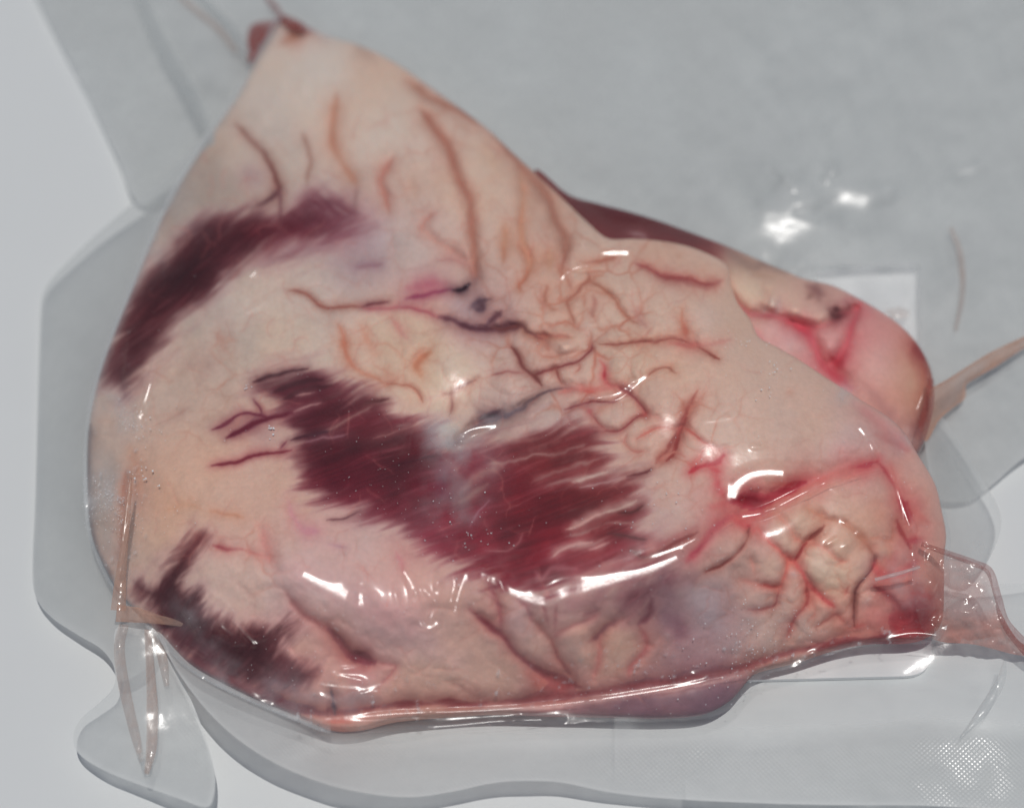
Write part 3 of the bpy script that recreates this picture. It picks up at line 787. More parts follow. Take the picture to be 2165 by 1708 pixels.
# finer tracing of the seams between the fat cushions
for s, pts, wd, c, a, g in [
    ('J', [(100, 0), (115, 60), (110, 150)], 7, (176, 120, 90), .6, .3), ('J', [(250, 0), (330, 90), (350, 180), (310, 280), (250, 350), (260, 400)], 6, (178, 124, 94), .75, .5),
    ('J', [(490, 20), (480, 120), (500, 180)], 8, (182, 138, 112), .5, .3), ('J', [(620, 0), (640, 90), (620, 200)], 6, (162, 106, 86), .75, .5), ('J', [(500, 360), (480, 480), (540, 560), (590, 570)], 7, (174, 126, 100), .75, .5),
    ('J', [(660, 260), (680, 330), (700, 380)], 5, (176, 128, 104), .6, .3), ('J', [(850, 240), (860, 310), (800, 350), (740, 420), (680, 490), (690, 560), (720, 640), (740, 720)], 5, (166, 116, 92), .8, .7),
    ('J', [(870, 320), (960, 370), (1060, 460), (1130, 550), (1200, 640), (1280, 690)], 4.5, (164, 116, 90), .8, .7), ('J', [(880, 450), (900, 520), (890, 600), (920, 650)], 8, (176, 134, 116), .65, .3),
    ('J', [(760, 720), (830, 760), (860, 850)], 5, (182, 144, 122), .6, .4), ('J', [(1050, 740), (960, 800), (870, 860)], 4, (178, 138, 118), .6, .4), ('J', [(0, 730), (100, 740), (260, 700), (330, 750), (420, 800), (470, 830)], 4, (112, 68, 64), .85, .6),
    ('J', [(420, 790), (560, 800), (680, 810)], 4.5, (160, 106, 92), .75, .5), ('J', [(1280, 560), (1280, 640), (1360, 720)], 9, (166, 138, 128), .6, .3), ('J', [(1680, 560), (1670, 660), (1690, 760)], 6, (180, 122, 90), .75, .5),
    ('J', [(1690, 700), (1700, 790)], 9, (174, 96, 70), .8, .3), ('J', [(940, 860), (1100, 870), (1200, 860), (1330, 850), (1420, 860), (1500, 830), (1620, 820), (1700, 840), (1800, 890), (1900, 950), (2000, 1010)], 4, (150, 86, 68), .85, .7),
    ('J', [(1560, 860), (1720, 880), (1830, 870)], 10, (170, 104, 96), .65, .2), ('J', [(1800, 880), (1950, 870), (2100, 830)], 8, (184, 138, 128), .5, .2), ('J', [(880, 870), (870, 920), (810, 980), (740, 1030), (640, 1060), (540, 1090), (430, 1110), (370, 1130)], 4, (134, 76, 72), .9, .8),
    ('J', [(470, 830), (490, 900), (500, 920)], 7, (168, 120, 100), .75, .4), ('J', [(440, 860), (420, 940), (500, 980), (640, 960), (760, 920)], 4, (176, 130, 108), .65, .5), ('J', [(180, 900), (230, 960), (270, 1050), (310, 1090), (380, 1150), (440, 1230)], 4.5, (122, 70, 62), .9, .8),
    ('J', [(0, 1140), (130, 1120), (280, 1110)], 4, (148, 106, 100), .7, .4), ('J', [(570, 1090), (600, 1150), (630, 1230)], 3.5, (142, 84, 72), .85, .6), ('J', [(760, 1040), (780, 1080), (740, 1130)], 3.5, (160, 110, 96), .6, .5),
    ('J', [(960, 1010), (1000, 1080), (1000, 1170), (1030, 1230), (1120, 1250)], 7, (184, 106, 102), .75, .3), ('J', [(1000, 1110), (1000, 1180)], 5, (174, 70, 76), .8, 0), ('J', [(1120, 1250), (1180, 1280), (1260, 1330), (1340, 1420), (1370, 1480)], 4, (132, 64, 64), .9, .7),
    ('J', [(1180, 1280), (1230, 1240)], 6, (146, 90, 90), .75, .2), ('J', [(1370, 1480), (1290, 1500), (1210, 1560), (1120, 1620), (1000, 1620)], 4.5, (126, 54, 54), .9, .8), ('J', [(1340, 1460), (1370, 1490)], 8, (152, 62, 58), .8, .1),
    ('J', [(1370, 1480), (1430, 1500), (1560, 1560), (1640, 1600)], 4, (184, 124, 108), .7, .4), ('J', [(1360, 1150), (1440, 1090), (1540, 1070), (1620, 1120)], 4, (158, 104, 80), .75, .5), ('J', [(260, 1430), (360, 1350), (480, 1290), (640, 1270), (780, 1280)], 4, (110, 94, 94), .8, .7),
    ('J', [(600, 1300), (750, 1270), (900, 1280), (1100, 1250)], 8, (190, 134, 124), .65, .2), ('J', [(830, 1290), (920, 1300)], 5, (184, 100, 90), .75, 0), ('J', [(640, 1430), (780, 1410), (900, 1380), (1050, 1380), (1110, 1340)], 4, (132, 80, 80), .85, .6),
    ('J', [(860, 1440), (880, 1480)], 9, (174, 110, 110), .75, .1), ('J', [(880, 1480), (940, 1560), (1000, 1610)], 3.5, (152, 98, 92), .8, .5), ('J', [(660, 1500), (720, 1570), (880, 1600)], 3, (154, 112, 108), .6, .3),
    ('J', [(1740, 1480), (1690, 1560), (1660, 1640), (1640, 1730), (1600, 1830), (1540, 1900)], 5.5, (142, 62, 54), .9, .6), ('J', [(1880, 1290), (1800, 1400), (1740, 1500)], 6, (186, 134, 112), .6, .3), ('J', [(1290, 1700), (1400, 1630), (1500, 1600), (1640, 1620)], 5, (172, 96, 82), .8, .6),
    ('J', [(1690, 1600), (1800, 1660), (1900, 1740), (2000, 1800)], 4, (172, 100, 88), .75, .5), ('J', [(1280, 150), (1400, 200), (1500, 260), (1600, 270), (1700, 280), (1850, 330), (1960, 340)], 4.5, (148, 84, 80), .85, .6), ('J', [(780, 140), (900, 150), (1050, 120), (1100, 110)], 6, (176, 118, 92), .75, .4),
    ('J', [(1200, 1650), (1180, 1720), (1240, 1800), (1340, 1800)], 4, (176, 116, 100), .7, .5), ('J', [(1480, 1900), (1600, 1830), (1700, 1860)], 4, (178, 116, 100), .65, .5),
    # red seam and the cushions beneath it
    ('K', [(-60, 190), (0, 150), (90, 130), (180, 110), (240, 50)], 7, (176, 54, 66), .9, .4), ('K', [(120, 160), (200, 185)], 7, (184, 80, 86), .8, .1), ('K', [(180, 230), (210, 330), (260, 400)], 14, (186, 80, 88), .75, .2),
    ('K', [(150, 500), (330, 430), (450, 440), (560, 430), (700, 370), (850, 310), (1000, 270), (1200, 230), (1400, 170), (1600, 100)], 22, (190, 112, 112), .7, .9),
    ('K', [(330, 440), (480, 440), (580, 450), (700, 400), (850, 330), (960, 290)], 13, (160, 50, 62), .85, .5), ('K', [(360, 430), (480, 440), (560, 460)], 15, (132, 22, 38), .9, .2), ('K', [(1380, 150), (1500, 130), (1600, 90)], 9, (172, 76, 86), .8, .1),
    ('K', [(1600, 100), (1700, 220), (1760, 330)], 8, (168, 72, 78), .8, .4), ('K', [(1720, 120), (1780, 300), (1810, 450)], 12, (188, 124, 118), .6, .2), ('K', [(1810, 440), (1850, 520), (1880, 600)], 13, (160, 54, 66), .85, .2), ('K', [(1880, 500), (1960, 560), (2050, 640)], 10, (186, 120, 112), .5, 0),
    ('K', [(-80, 960), (0, 880), (120, 730), (250, 620), (350, 560), (460, 570), (560, 550)], 12, (170, 86, 98), .8, .5), ('K', [(330, 590), (420, 640), (500, 700)], 14, (186, 84, 90), .75, .3),
    ('K', [(470, 690), (440, 780), (370, 880), (250, 990), (80, 1060)], 3.6, (132, 80, 72), .9, .7), ('K', [(530, 680), (640, 800), (720, 870), (790, 940), (860, 985)], 6, (186, 100, 92), .8, .9), ('K', [(680, 540), (780, 640), (860, 760), (940, 810)], 7, (190, 128, 108), .75, .9),
    ('K', [(1120, 660), (1050, 740), (990, 800)], 6, (142, 66, 50), .9, .9), ('K', [(990, 800), (930, 890), (865, 985)], 5, (146, 64, 58), .9, .8), ('K', [(960, 500), (1060, 560), (1140, 600)], 7, (186, 136, 106), .75, .7),
    ('K', [(1130, 590), (1260, 620), (1360, 680), (1450, 770), (1510, 850), (1560, 940), (1570, 1000)], 5.5, (152, 96, 70), .9, .9), ('K', [(990, 800), (1080, 830), (1180, 880), (1250, 950), (1330, 970)], 5, (184, 118, 98), .75, .7), ('K', [(1500, 780), (1600, 770), (1720, 790), (1740, 640)], 5, (188, 136, 112), .7, .5),
    ('K', [(1572, 960), (1545, 1040), (1460, 1120), (1410, 1210), (1395, 1320), (1390, 1560)], 3.6, (116, 70, 62), .95, 1.0), ('K', [(865, 985), (930, 1060), (980, 1170), (1060, 1250), (1160, 1330), (1220, 1370)], 6.5, (178, 86, 84), .85, .8),
    ('K', [(540, 1175), (650, 1190), (740, 1190)], 5.5, (158, 78, 70), .85, .8), ('K', [(380, 1130), (480, 1150), (560, 1180)], 8, (186, 128, 112), .6, .4), ('K', [(725, 1190), (710, 1290), (700, 1340), (640, 1370), (560, 1390), (450, 1400)], 4.5, (144, 82, 72), .85, .7),
    ('K', [(790, 930), (805, 1000), (790, 1090), (740, 1190)], 6, (190, 114, 102), .7, .6), ('K', [(470, 900), (500, 1000), (520, 1090)], 6, (192, 138, 122), .55, .5), ('K', [(960, 1180), (980, 1290), (960, 1360), (880, 1450), (840, 1540), (800, 1640)], 6.5, (154, 80, 72), .8, .7),
    ('K', [(1060, 1540), (1180, 1470), (1240, 1440), (1300, 1500)], 7, (160, 102, 92), .7, .5), ('K', [(1000, 1300), (1040, 1420), (980, 1500)], 5, (184, 128, 114), .55, .4), ('K', [(1340, 1190), (1320, 1260)], 5, (166, 108, 96), .7, .3),
    ('K', [(1560, 1200), (1640, 1240), (1720, 1300), (1790, 1380), (1840, 1460)], 6.5, (142, 54, 52), .85, .6), ('K', [(1870, 1480), (1960, 1480), (2060, 1500)], 32, (126, 26, 36), .9, .3), ('K', [(1740, 1530), (1830, 1520)], 15, (168, 66, 70), .75, 0),
    ('K', [(1400, 1560), (1490, 1530)], 8, (184, 98, 92), .7, .1), ('K', [(1760, 600), (1830, 760), (1890, 860)], 7, (156, 78, 74), .85, .5), ('K', [(1860, 790), (1970, 790)], 13, (166, 74, 78), .7, .1), ('K', [(1560, 1010), (1640, 1090), (1800, 1060), (1950, 980)], 13, (178, 84, 88), .75, .3),
    ('K', [(1900, 1260), (2080, 1300)], 6, (166, 74, 70), .8, .2), ('K', [(1650, 950), (1720, 1000), (1760, 900)], 10, (186, 110, 104), .6, .3), ('K', [(60, 0), (20, 80), (-60, 120)], 6, (184, 110, 104), .6, .4),
    # ends of the lean fibres
    ('L', [(430, 115), (640, 50), (900, 8)], 5, (78, 32, 38), .85, .2), ('L', [(620, 200), (820, 130), (1040, 88)], 8, (74, 26, 34), .9, .2), ('L', [(700, 270), (900, 195), (1110, 140)], 7, (78, 28, 36), .85, .2), ('L', [(480, 175), (640, 130), (760, 80)], 4, (112, 72, 72), .7, 0),
    ('L', [(1400, 330), (1500, 290), (1620, 270)], 6, (96, 48, 48), .8, .1), ('L', [(720, 415), (900, 345), (1010, 305)], 3, (150, 108, 108), .75, 0), ('L', [(1040, 555), (1300, 430), (1480, 340)], 4, (128, 84, 82), .7, 0), ('L', [(1480, 620), (1650, 560), (1820, 490)], 3, (132, 84, 82), .7, 0),
    ('L', [(800, 250), (960, 215)], 3, (140, 100, 100), .7, 0), ('L', [(760, 640), (950, 590), (1100, 540)], 4, (70, 30, 40), .7, 0), ('L', [(900, 660), (1080, 600), (1250, 580)], 4, (134, 90, 96), .6, 0), ('L', [(60, 530), (200, 470), (300, 400), (440, 400), (560, 430)], 4, (118, 54, 66), .8, .2),
    ('L', [(180, 600), (330, 530), (460, 470), (600, 430), (760, 400)], 6, (104, 36, 50), .85, .2), ('L', [(430, 270), (480, 330), (500, 390)], 4, (112, 50, 62), .8, .1), ('L', [(60, 860), (300, 810), (400, 760), (560, 740), (760, 720)], 5, (122, 46, 56), .85, .3), ('L', [(660, 700), (720, 640)], 3, (120, 60, 70), .8, 0),
    ('L', [(740, 1170), (780, 1290), (860, 1420), (960, 1450)], 9, (184, 128, 136), .6, .3), ('L', [(860, 1400), (1000, 1430)], 10, (176, 122, 134), .6, .1), ('L', [(520, 1420), (540, 1540), (600, 1650)], 10, (194, 136, 128), .6, .3), ('L', [(40, 1240), (200, 1280), (340, 1320)], 6, (188, 132, 104), .7, .3),
    ('L', [(1080, 1330), (1220, 1330), (1360, 1250)], 3, (120, 78, 80), .7, .1), ('L', [(1090, 1560), (1240, 1590)], 5, (156, 116, 126), .5, .1), ('L', [(1550, 720), (1600, 850), (1560, 960)], 4, (86, 24, 34), .5, .1), ('L', [(1680, 850), (1870, 790), (2060, 760)], 3, (74, 22, 32), .7, .1),
    ('N', [(880, 760), (1000, 690), (1100, 640), (1260, 610)], 4, (176, 132, 126), .85, 0), ('N', [(1240, 680), (1400, 640)], 6, (172, 124, 120), .7, 0), ('N', [(1010, 510), (1100, 480), (1260, 400), (1340, 370)], 5, (176, 134, 126), .8, 0), ('N', [(1340, 370), (1500, 330), (1640, 260)], 6, (174, 144, 134), .85, 0),
    ('N', [(1080, 100), (1250, 40), (1380, 0)], 6, (176, 148, 138), .75, 0), ('N', [(1150, 150), (1400, 90), (1500, 60)], 4, (158, 120, 118), .7, 0), ('N', [(40, 280), (150, 230), (320, 130)], 9, (140, 96, 92), .65, 0), ('N', [(180, 490), (230, 380), (330, 260)], 3, (146, 96, 104), .6, 0),
    ('N', [(290, 700), (520, 690), (640, 560)], 2.5, (150, 90, 92), .6, 0), ('N', [(1480, 370), (1600, 360), (1700, 300)], 4, (84, 36, 34), .7, .1), ('N', [(1400, 560), (1640, 590), (1720, 600)], 3.5, (96, 52, 52), .7, .2), ('N', [(1560, 40), (1680, 20), (1760, -20)], 5, (100, 40, 42), .8, .2),
    ('N', [(1600, 700), (1680, 760), (1800, 740), (1900, 690)], 3.5, (120, 72, 70), .8, .4), ('N', [(1880, 690), (2000, 620), (2165, 540)], 8, (130, 66, 64), .75, .3), ('N', [(1520, 860), (1640, 800)], 6, (160, 116, 116), .6, 0), ('N', [(740, 890), (800, 940), (900, 850), (1100, 850)], 9, (164, 110, 112), .5, 0),
    ('Q', [(370, 400), (520, 430), (620, 510), (700, 545), (860, 535), (1030, 535)], 4, (150, 96, 80), .85, .6), ('Q', [(1030, 530), (1130, 505), (1260, 490)], 4, (96, 50, 54), .85, .4), ('Q', [(1040, 550), (1240, 550), (1400, 540), (1560, 570), (1700, 630)], 5, (160, 96, 104), .75, .4),
    ('Q', [(1420, 470), (1600, 430), (1800, 390)], 7, (140, 66, 96), .8, .4), ('Q', [(1440, 380), (1580, 350), (1740, 340)], 18, (170, 112, 126), .65, 0), ('Q', [(1820, 395), (1900, 385), (1970, 340)], 8, (44, 18, 30), .95, .6), ('Q', [(820, 690), (860, 780), (860, 880), (890, 980), (960, 1080), (1100, 1150), (1240, 1210)], 6, (184, 130, 100), .75, .5),
    ('Q', [(840, 840), (880, 880)], 12, (184, 124, 90), .65, .1), ('Q', [(1280, 640), (1340, 720), (1420, 820)], 12, (178, 126, 122), .55, .1), ('Q', [(1020, 700), (1080, 860), (1130, 960), (1200, 940)], 9, (196, 158, 128), .6, .3), ('Q', [(1230, 1215), (1330, 1210), (1480, 1260), (1540, 1330), (1560, 1390)], 4.5, (170, 114, 88), .8, .5),
    ('Q', [(1620, 940), (1550, 990), (1510, 1070), (1560, 1150)], 11, (184, 128, 88), .75, .4), ('Q', [(2020, 1190), (1900, 1240), (1830, 1300), (1830, 1400), (1800, 1490)], 4.5, (150, 96, 78), .85, .6), ('Q', [(1740, 1300), (1830, 1310)], 4, (160, 112, 92), .7, .2), ('Q', [(960, 210), (1080, 190), (1200, 160)], 5, (138, 112, 122), .6, .1),
    ('M', [(340, 0), (480, 110), (620, 190), (780, 250), (900, 310), (1020, 360), (1120, 440), (1220, 580), (1330, 730), (1440, 860), (1540, 980), (1620, 1130), (1660, 1260), (1730, 1430), (1730, 1540)], 8, (152, 102, 84), .8, .8),
    ('M', [(470, 260), (580, 420), (680, 560), (740, 700), (790, 870), (870, 1020), (890, 1150), (910, 1350), (940, 1540), (950, 1707)], 7.5, (156, 102, 84), .85, .8), ('M', [(220, 690), (140, 780), (100, 900), (140, 1010), (170, 1150)], 6, (170, 114, 100), .75, .5),
    ('M', [(1350, 830), (1360, 1000), (1350, 1200), (1360, 1380), (1410, 1500), (1440, 1650)], 6, (180, 128, 100), .75, .5), ('M', [(1200, 1260), (1210, 1400), (1200, 1520)], 8, (178, 124, 94), .65, .3), ('M', [(1490, 830), (1540, 950)], 8, (150, 102, 84), .7, .3), ('M', [(1600, 1480), (1590, 1640)], 8, (178, 132, 104), .6, .3),
    ('M', [(470, 1340), (500, 1220), (590, 1160)], 5, (166, 124, 114), .7, .4), ('M', [(480, 1300), (600, 1400), (760, 1500), (900, 1600)], 6, (172, 130, 118), .6, .4), ('M', [(340, 830), (400, 950), (420, 1010)], 7, (182, 146, 126), .5, .2), ('M', [(600, 1580), (760, 1570), (900, 1620)], 5, (160, 116, 112), .6, .3)]:
    st(s, pts, wd * (0.85 if s == 'M' else 0.66), (c[0] * (1.0 if s in 'MLN' else 0.97), c[1] * (1.0 if s in 'MLN' else 0.85), c[2] * (1.0 if s in 'MLN' else 0.85)), min(1.0, a * 1.1), g * (1.8 if s == 'M' else 0.7), halo=0.50, taper=0.4, rough=0.45)
for s, p, r, c, a, l in [
    ('J', (430, 640), 28, (206, 184, 164), .6, .6), ('J', (640, 880), 18, (206, 186, 168), .6, .5), ('J', (420, 920), 14, (204, 184, 166), .5, .4), ('J', (1300, 400), 45, (198, 174, 156), .5, .6), ('J', (1510, 660), 30, (212, 194, 176), .7, .8), ('J', (1880, 640), 42, (214, 198, 184), .75, 1.0),
    ('J', (1480, 960), 22, (206, 184, 166), .6, .6), ('J', (510, 1180), 14, (206, 186, 168), .6, .6), ('J', (720, 1170), 14, (204, 184, 166), .5, .5), ('J', (860, 1100), 16, (202, 178, 162), .5, .5), ('J', (1150, 1000), 30, (202, 178, 160), .5, .5), ('J', (1090, 1490), 27, (208, 186, 172), .7, .9),
    ('J', (1450, 1300), 42, (204, 180, 166), .5, .7), ('J', (850, 740), 13, (218, 204, 190), .6, .4), ('J', (1300, 1620), 20, (206, 184, 168), .6, .6), ('J', (1440, 1760), 22, (206, 182, 164), .6, .7), ('J', (1560, 1500), 26, (204, 178, 162), .5, .5), ('J', (1240, 1930), 20, (198, 176, 160), .5, .5),
    ('K', (910, 600), 27, (216, 194, 168), .75, 1.0), ('K', (730, 690), 18, (212, 184, 164), .65, .7), ('K', (800, 810), 16, (212, 186, 164), .6, .6), ('K', (650, 1020), 26, (214, 190, 166), .7, .9), ('K', (1100, 1000), 34, (220, 204, 184), .8, 1.1), ('K', (1280, 780), 34, (214, 184, 160), .7, .9),
    ('K', (1480, 640), 44, (212, 178, 152), .6, .7), ('K', (1300, 450), 50, (206, 178, 156), .5, .5), ('K', (1640, 890), 16, (216, 190, 164), .7, .7), ('K', (1490, 1300), 14, (220, 200, 180), .7, .5), ('K', (500, 1290), 24, (208, 180, 160), .6, .7), ('K', (390, 770), 16, (204, 180, 164), .6, .5),
    ('K', (310, 900), 16, (200, 178, 164), .5, .5), ('K', (860, 1090), 8, (230, 216, 212), .7, .3), ('K', (840, 1290), 20, (200, 170, 154), .5, .5), ('K', (1100, 1410), 20, (196, 166, 152), .5, .5), ('K', (1580, 1460), 26, (206, 146, 136), .6, .5), ('K', (1430, 960), 20, (206, 178, 160), .5, .4), ('K', (1330, 1420), 16, (198, 170, 156), .5, .4),
    ('K', (600, 900), 14, (206, 170, 156), .5, .4), ('K', (1980, 1100), 26, (196, 158, 142), .5, .3), ('Q', (1790, 1060), 26, (222, 208, 190), .8, 1.0), ('Q', (1060, 1000), 26, (214, 200, 180), .7, .6), ('Q', (960, 640), 20, (204, 190, 174), .6, .4), ('Q', (1300, 930), 40, (208, 182, 158), .5, .4),
    ('N', (560, 1300), 24, (186, 162, 158), .6, .5), ('N', (1080, 1460), 24, (194, 164, 148), .6, .6), ('N', (1480, 1500), 32, (194, 166, 148), .6, .7), ('N', (1180, 1620), 20, (198, 170, 152), .6, .5), ('N', (1760, 680), 16, (180, 144, 134), .7, .4), ('N', (760, 1500), 26, (190, 164, 150), .5, .4)]:
    sp(s, p, r, (c[0] * 0.97, c[1] * 0.94, c[2] * 0.955), a * 0.75, l * 0.7)

# fine branching capillaries over the fat
for k in range(420):
    x, y = rng.uniform(300, 1950), rng.uniform(200, 1460)
    if y < 480 and x > 1150 or y > 1200 and x < 420:
        continue
    ang = rng.uniform(0, 6.28); pts = [(x, y)]
    for j in range(4):
        ang += rng.normal(0, 0.5); pts.append((pts[-1][0] + 16 * math.cos(ang), pts[-1][1] + 16 * math.sin(ang)))
    st('W', pts, rng.uniform(1.0, 2.2), (168, 108, 98), rng.uniform(0.12, 0.4), 0.1, 0.1, 0.9)

# between the seams the fat swells; close to them warmer colour and soft shading are painted in
for P_, k_ in ((PB, 1.0),):
    near = blur(P_.vein, 6)
    far = blur(P_.vein, 14)
    mixv = np.clip(near * 0.55 + far * 0.35, 0, 0.34)[..., None] * (P_.col.mean(2) > 0.42)[..., None]
    P_.col = P_.col * (1 - mixv) + np.array([184, 132, 114]) / 255 * mixv
    P_.dep -= 1.0 * near + 1.6 * far

# the rear lobe
RBASE = [(1250, 450, (98, 34, 36)), (1330, 480, (100, 34, 37)), (1420, 505, (104, 38, 40)), (1490, 520, (108, 46, 46)), (1560, 570, (168, 146, 130)), (1600, 600, (180, 156, 140)), (1590, 630, (194, 172, 152)),
         (1680, 640, (184, 158, 142)), (1760, 640, (178, 150, 138)), (1700, 690, (190, 164, 150)), (1650, 715, (190, 150, 146)), (1740, 700, (188, 150, 142)), (1760, 720, (194, 146, 142)),
         (1850, 720, (186, 136, 132)), (1850, 800, (196, 158, 148)), (1900, 800, (188, 152, 136)), (1930, 850, (176, 130, 110)), (1900, 890, (184, 140, 128)), (1950, 780, (150, 84, 72)), (1690, 790, (186, 138, 136))]
PR = Paint(RR, RBASE)
PR.dep += 0.4 * fbm(RR.X, RR.Y, 60, 47, 3)
PR.col *= (1 + 0.06 * fbm(RR.X, RR.Y, 80, 41, 4))[..., None]
for s, pts, wd, c, a, g in [
    ('W', [(1200, 425), (1300, 455), (1400, 485), (1500, 515)], 22, (92, 28, 32), .8, 0),
    ('W', [(1330, 492), (1352, 500), (1366, 508)], 5, (150, 132, 130), .6, 0),
    ('C', [(380, 1430), (560, 1560), (640, 1540), (760, 1600)], 30, (128, 104, 96), .6, .3),
    ('F', [(430, 190), (460, 250), (540, 320), (620, 330), (700, 340), (800, 390), (870, 400), (980, 390), (1060, 350), (1150, 300), (1210, 270)], 22, (150, 66, 72), .85, 1.6),
    ('F', [(760, 350), (840, 400), (900, 440), (930, 520), (970, 610), (1050, 680), (1150, 760)], 30, (168, 56, 70), .85, 1.6),
    ('F', [(800, 380), (900, 400)], 26, (176, 40, 60), .7, .2),
    ('F', [(1200, 260), (1160, 380), (1120, 490), (1060, 590), (1010, 620)], 26, (164, 60, 70), .8, 1.4),
    ('F', [(1130, 520), (1080, 600), (1040, 650)], 44, (160, 44, 58), .8, .4),
    ('F', [(1150, 340), (1200, 300), (1280, 330)], 60, (186, 104, 108), .6, .1),
    ('F', [(660, 270), (640, 310)], 22, (120, 90, 88), .7, .9), ('F', [(730, 230), (720, 330)], 18, (150, 122, 120), .7, .8),
    ('F', [(640, 150), (660, 220), (640, 290)], 16, (160, 120, 104), .6, .7), ('F', [(560, 110), (600, 90), (700, 110)], 16, (164, 124, 104), .6, .5),
    ('F', [(900, 160), (960, 190), (970, 240)], 34, (116, 76, 74), .7, .3), ('F', [(1020, 300), (1050, 340), (1100, 330)], 20, (84, 40, 42), .85, .6), ('F', [(1040, 290), (1080, 300)], 18, (80, 40, 42), .8, .4),
    ('F', [(900, 240), (940, 200)], 18, (130, 92, 84), .6, .3), ('F', [(1120, 250), (1140, 310)], 16, (128, 78, 72), .7, .4), ('F', [(1080, 240), (1180, 260)], 40, (160, 104, 104), .5, 0),
    ('F', [(560, 380), (620, 480), (660, 570)], 26, (170, 108, 110), .7, .4), ('F', [(640, 400), (720, 450)], 50, (198, 162, 156), .5, .4),
    ('F', [(1520, 480), (1600, 620), (1640, 720), (1610, 860), (1560, 960), (1500, 1040)], 40, (132, 58, 50), .7, .4),
    ('F', [(1510, 500), (1590, 600)], 34, (126, 34, 38), .8, .1),
    ('F', [(1460, 560), (1500, 700), (1480, 820)], 60, (188, 146, 118), .6, 0),
    ('F', [(1150, 680), (1260, 780), (1350, 900), (1420, 960)], 50, (158, 110, 104), .7, .6)]:
    PR.stroke(s, pts, wd * 0.9 if s in TO else wd, c, a, g * 1.2)
for s, p, r, c, a, l in [('F', (1300, 600), 130, (206, 166, 158), .6, .9), ('F', (1020, 480), 80, (204, 158, 152), .6, .9), ('F', (550, 180), 90, (204, 184, 164), .7, .9), ('F', (690, 260), 30, (206, 190, 178), .7, .8), ('F', (830, 330), 60, (200, 180, 162), .6, .9), ('F', (980, 340), 50, (196, 172, 156), .6, .7), ('F', (780, 500), 70, (200, 164, 160), .6, .5)]:
    PR.spot(s, p, r, c, a, l)

GAIN = 2.10


def tint_of(P):
    c = s2l(P.col) ** 1.2 * GAIN * np.array([1.0, 0.98, 0.99])
    c = P.R.pick(c)
    mxc = c.max(1, keepdims=True)
    c = c * np.where(mxc > 0.62, 0.62 + 0.24 * np.tanh((mxc - 0.62) / 0.24), mxc) / mxc
    return np.clip(c, 0.003, 0.9)


HB2 = HB + 1.2 * PB.dep * sstep(0, 25, RB.d)
HR2 = HR + PR.dep * sstep(0, 20, RR.d)


def solid(name, R, H, tint, parent, base=1.6):
    """front surface plus the hidden flanks and underside: a closed body"""
    v = R.verts(H); loop = R.rim(); q = R.quads
    c = v[loop].mean(0)
    rings = []; vs = [v]; tn = [tint]; n0 = len(v)
    for f, ins in ((0.55, 0.01), (0.15, 0.04), (0.0, 0.12)):
        r = v[loop].copy()
        r[:, :2] = r[:, :2] + (c[:2] - r[:, :2]) * ins
        r[:, 2] = base * 0.001 + (r[:, 2] - base * 0.001) * f
        rings.append(np.arange(n0, n0 + len(r))); n0 += len(r)
        vs.append(r); tn.append(tint[loop])
    vs.append(np.array([[c[0], c[1], base * 0.001]])); tn.append(tint[loop].mean(0)[None])
    faces = [q]
    prev = np.array(loop)
    for r in rings:
        faces.append(np.stack([np.roll(prev, -1), prev, r, np.roll(r, -1)], 1)); prev = r
    cap = [(int(prev[(i + 1) % len(prev)]), int(prev[i]), n0) for i in range(len(prev))]
    fl = [tuple(x) for x in np.concatenate(faces)] + cap
    return mesh_obj(name, np.concatenate(vs), fl, M_FLESH, parent, True, {'tint': np.concatenate(tn)})


meat = empty('raw_meat_joint', tuple(place([1080], [1000], [1])[0]))
tag(meat, 'raw red meat joint with thick cream fat and veins, sealed in clear film', 'meat')
mo = meat.location.copy()


def under(o, root):
    """keep the world position of a child whose mesh is in world coordinates"""
    o.parent = root
    o.location = -root.location
    return o


b_ = under(solid('fatty_body', RB, HB2, tint_of(PB), None), meat)
r_ = under(solid('rear_lobe', RR, HR2, tint_of(PR), None), meat)
b_['label'] = 'veined fat with dark red lean patches'
r_['label'] = 'smaller pink lobe with dark lean edge behind the body'

# ------------------------------------------------------------------ the card under the meat
def rounded(corners, r, n=8):
    out = []
    m = len(corners)
    for i in range(m):
        p = np.array(corners[i], float); a = np.array(corners[i - 1], float) - p; b = np.array(corners[(i + 1) % m], float) - p
        a /= np.linalg.norm(a); b /= np.linalg.norm(b)
        for k in range(n + 1):
            t = k / n
            out.append(p + a * r * (1 - t) ** 2 + b * r * t ** 2)
    return out


cc = [place([x], [y], [0.3])[0][:2] for x, y in ((1420, 604), (1946, 558), (1970, 1432), (1400, 1446))]
ring = rounded(cc, 0.0065)
n = len(ring)
zc = [0.0003, 0.0013]
cv = [(p[0], p[1], zc[0]) for p in ring] + [(p[0], p[1], zc[1]) for p in ring]
card = mesh_obj('product_card', cv, [tuple(range(n))[::-1], tuple(range(n, 2 * n))] + [(i, (i + 1) % n, n + (i + 1) % n, n + i) for i in range(n)], M_CARD, None, False)
tag(card, 'blank white card with rounded corners half hidden under the meat', 'card')

# ------------------------------------------------------------------ the bag
bag = empty('vacuum_bag', tuple(place([1080], [1100], [0])[0]))
tag(bag, 'clear plastic vacuum bag with wide ribbed seal drawn tight round the meat', 'bag')

# clinging film over the meat
both = BODY.copy()
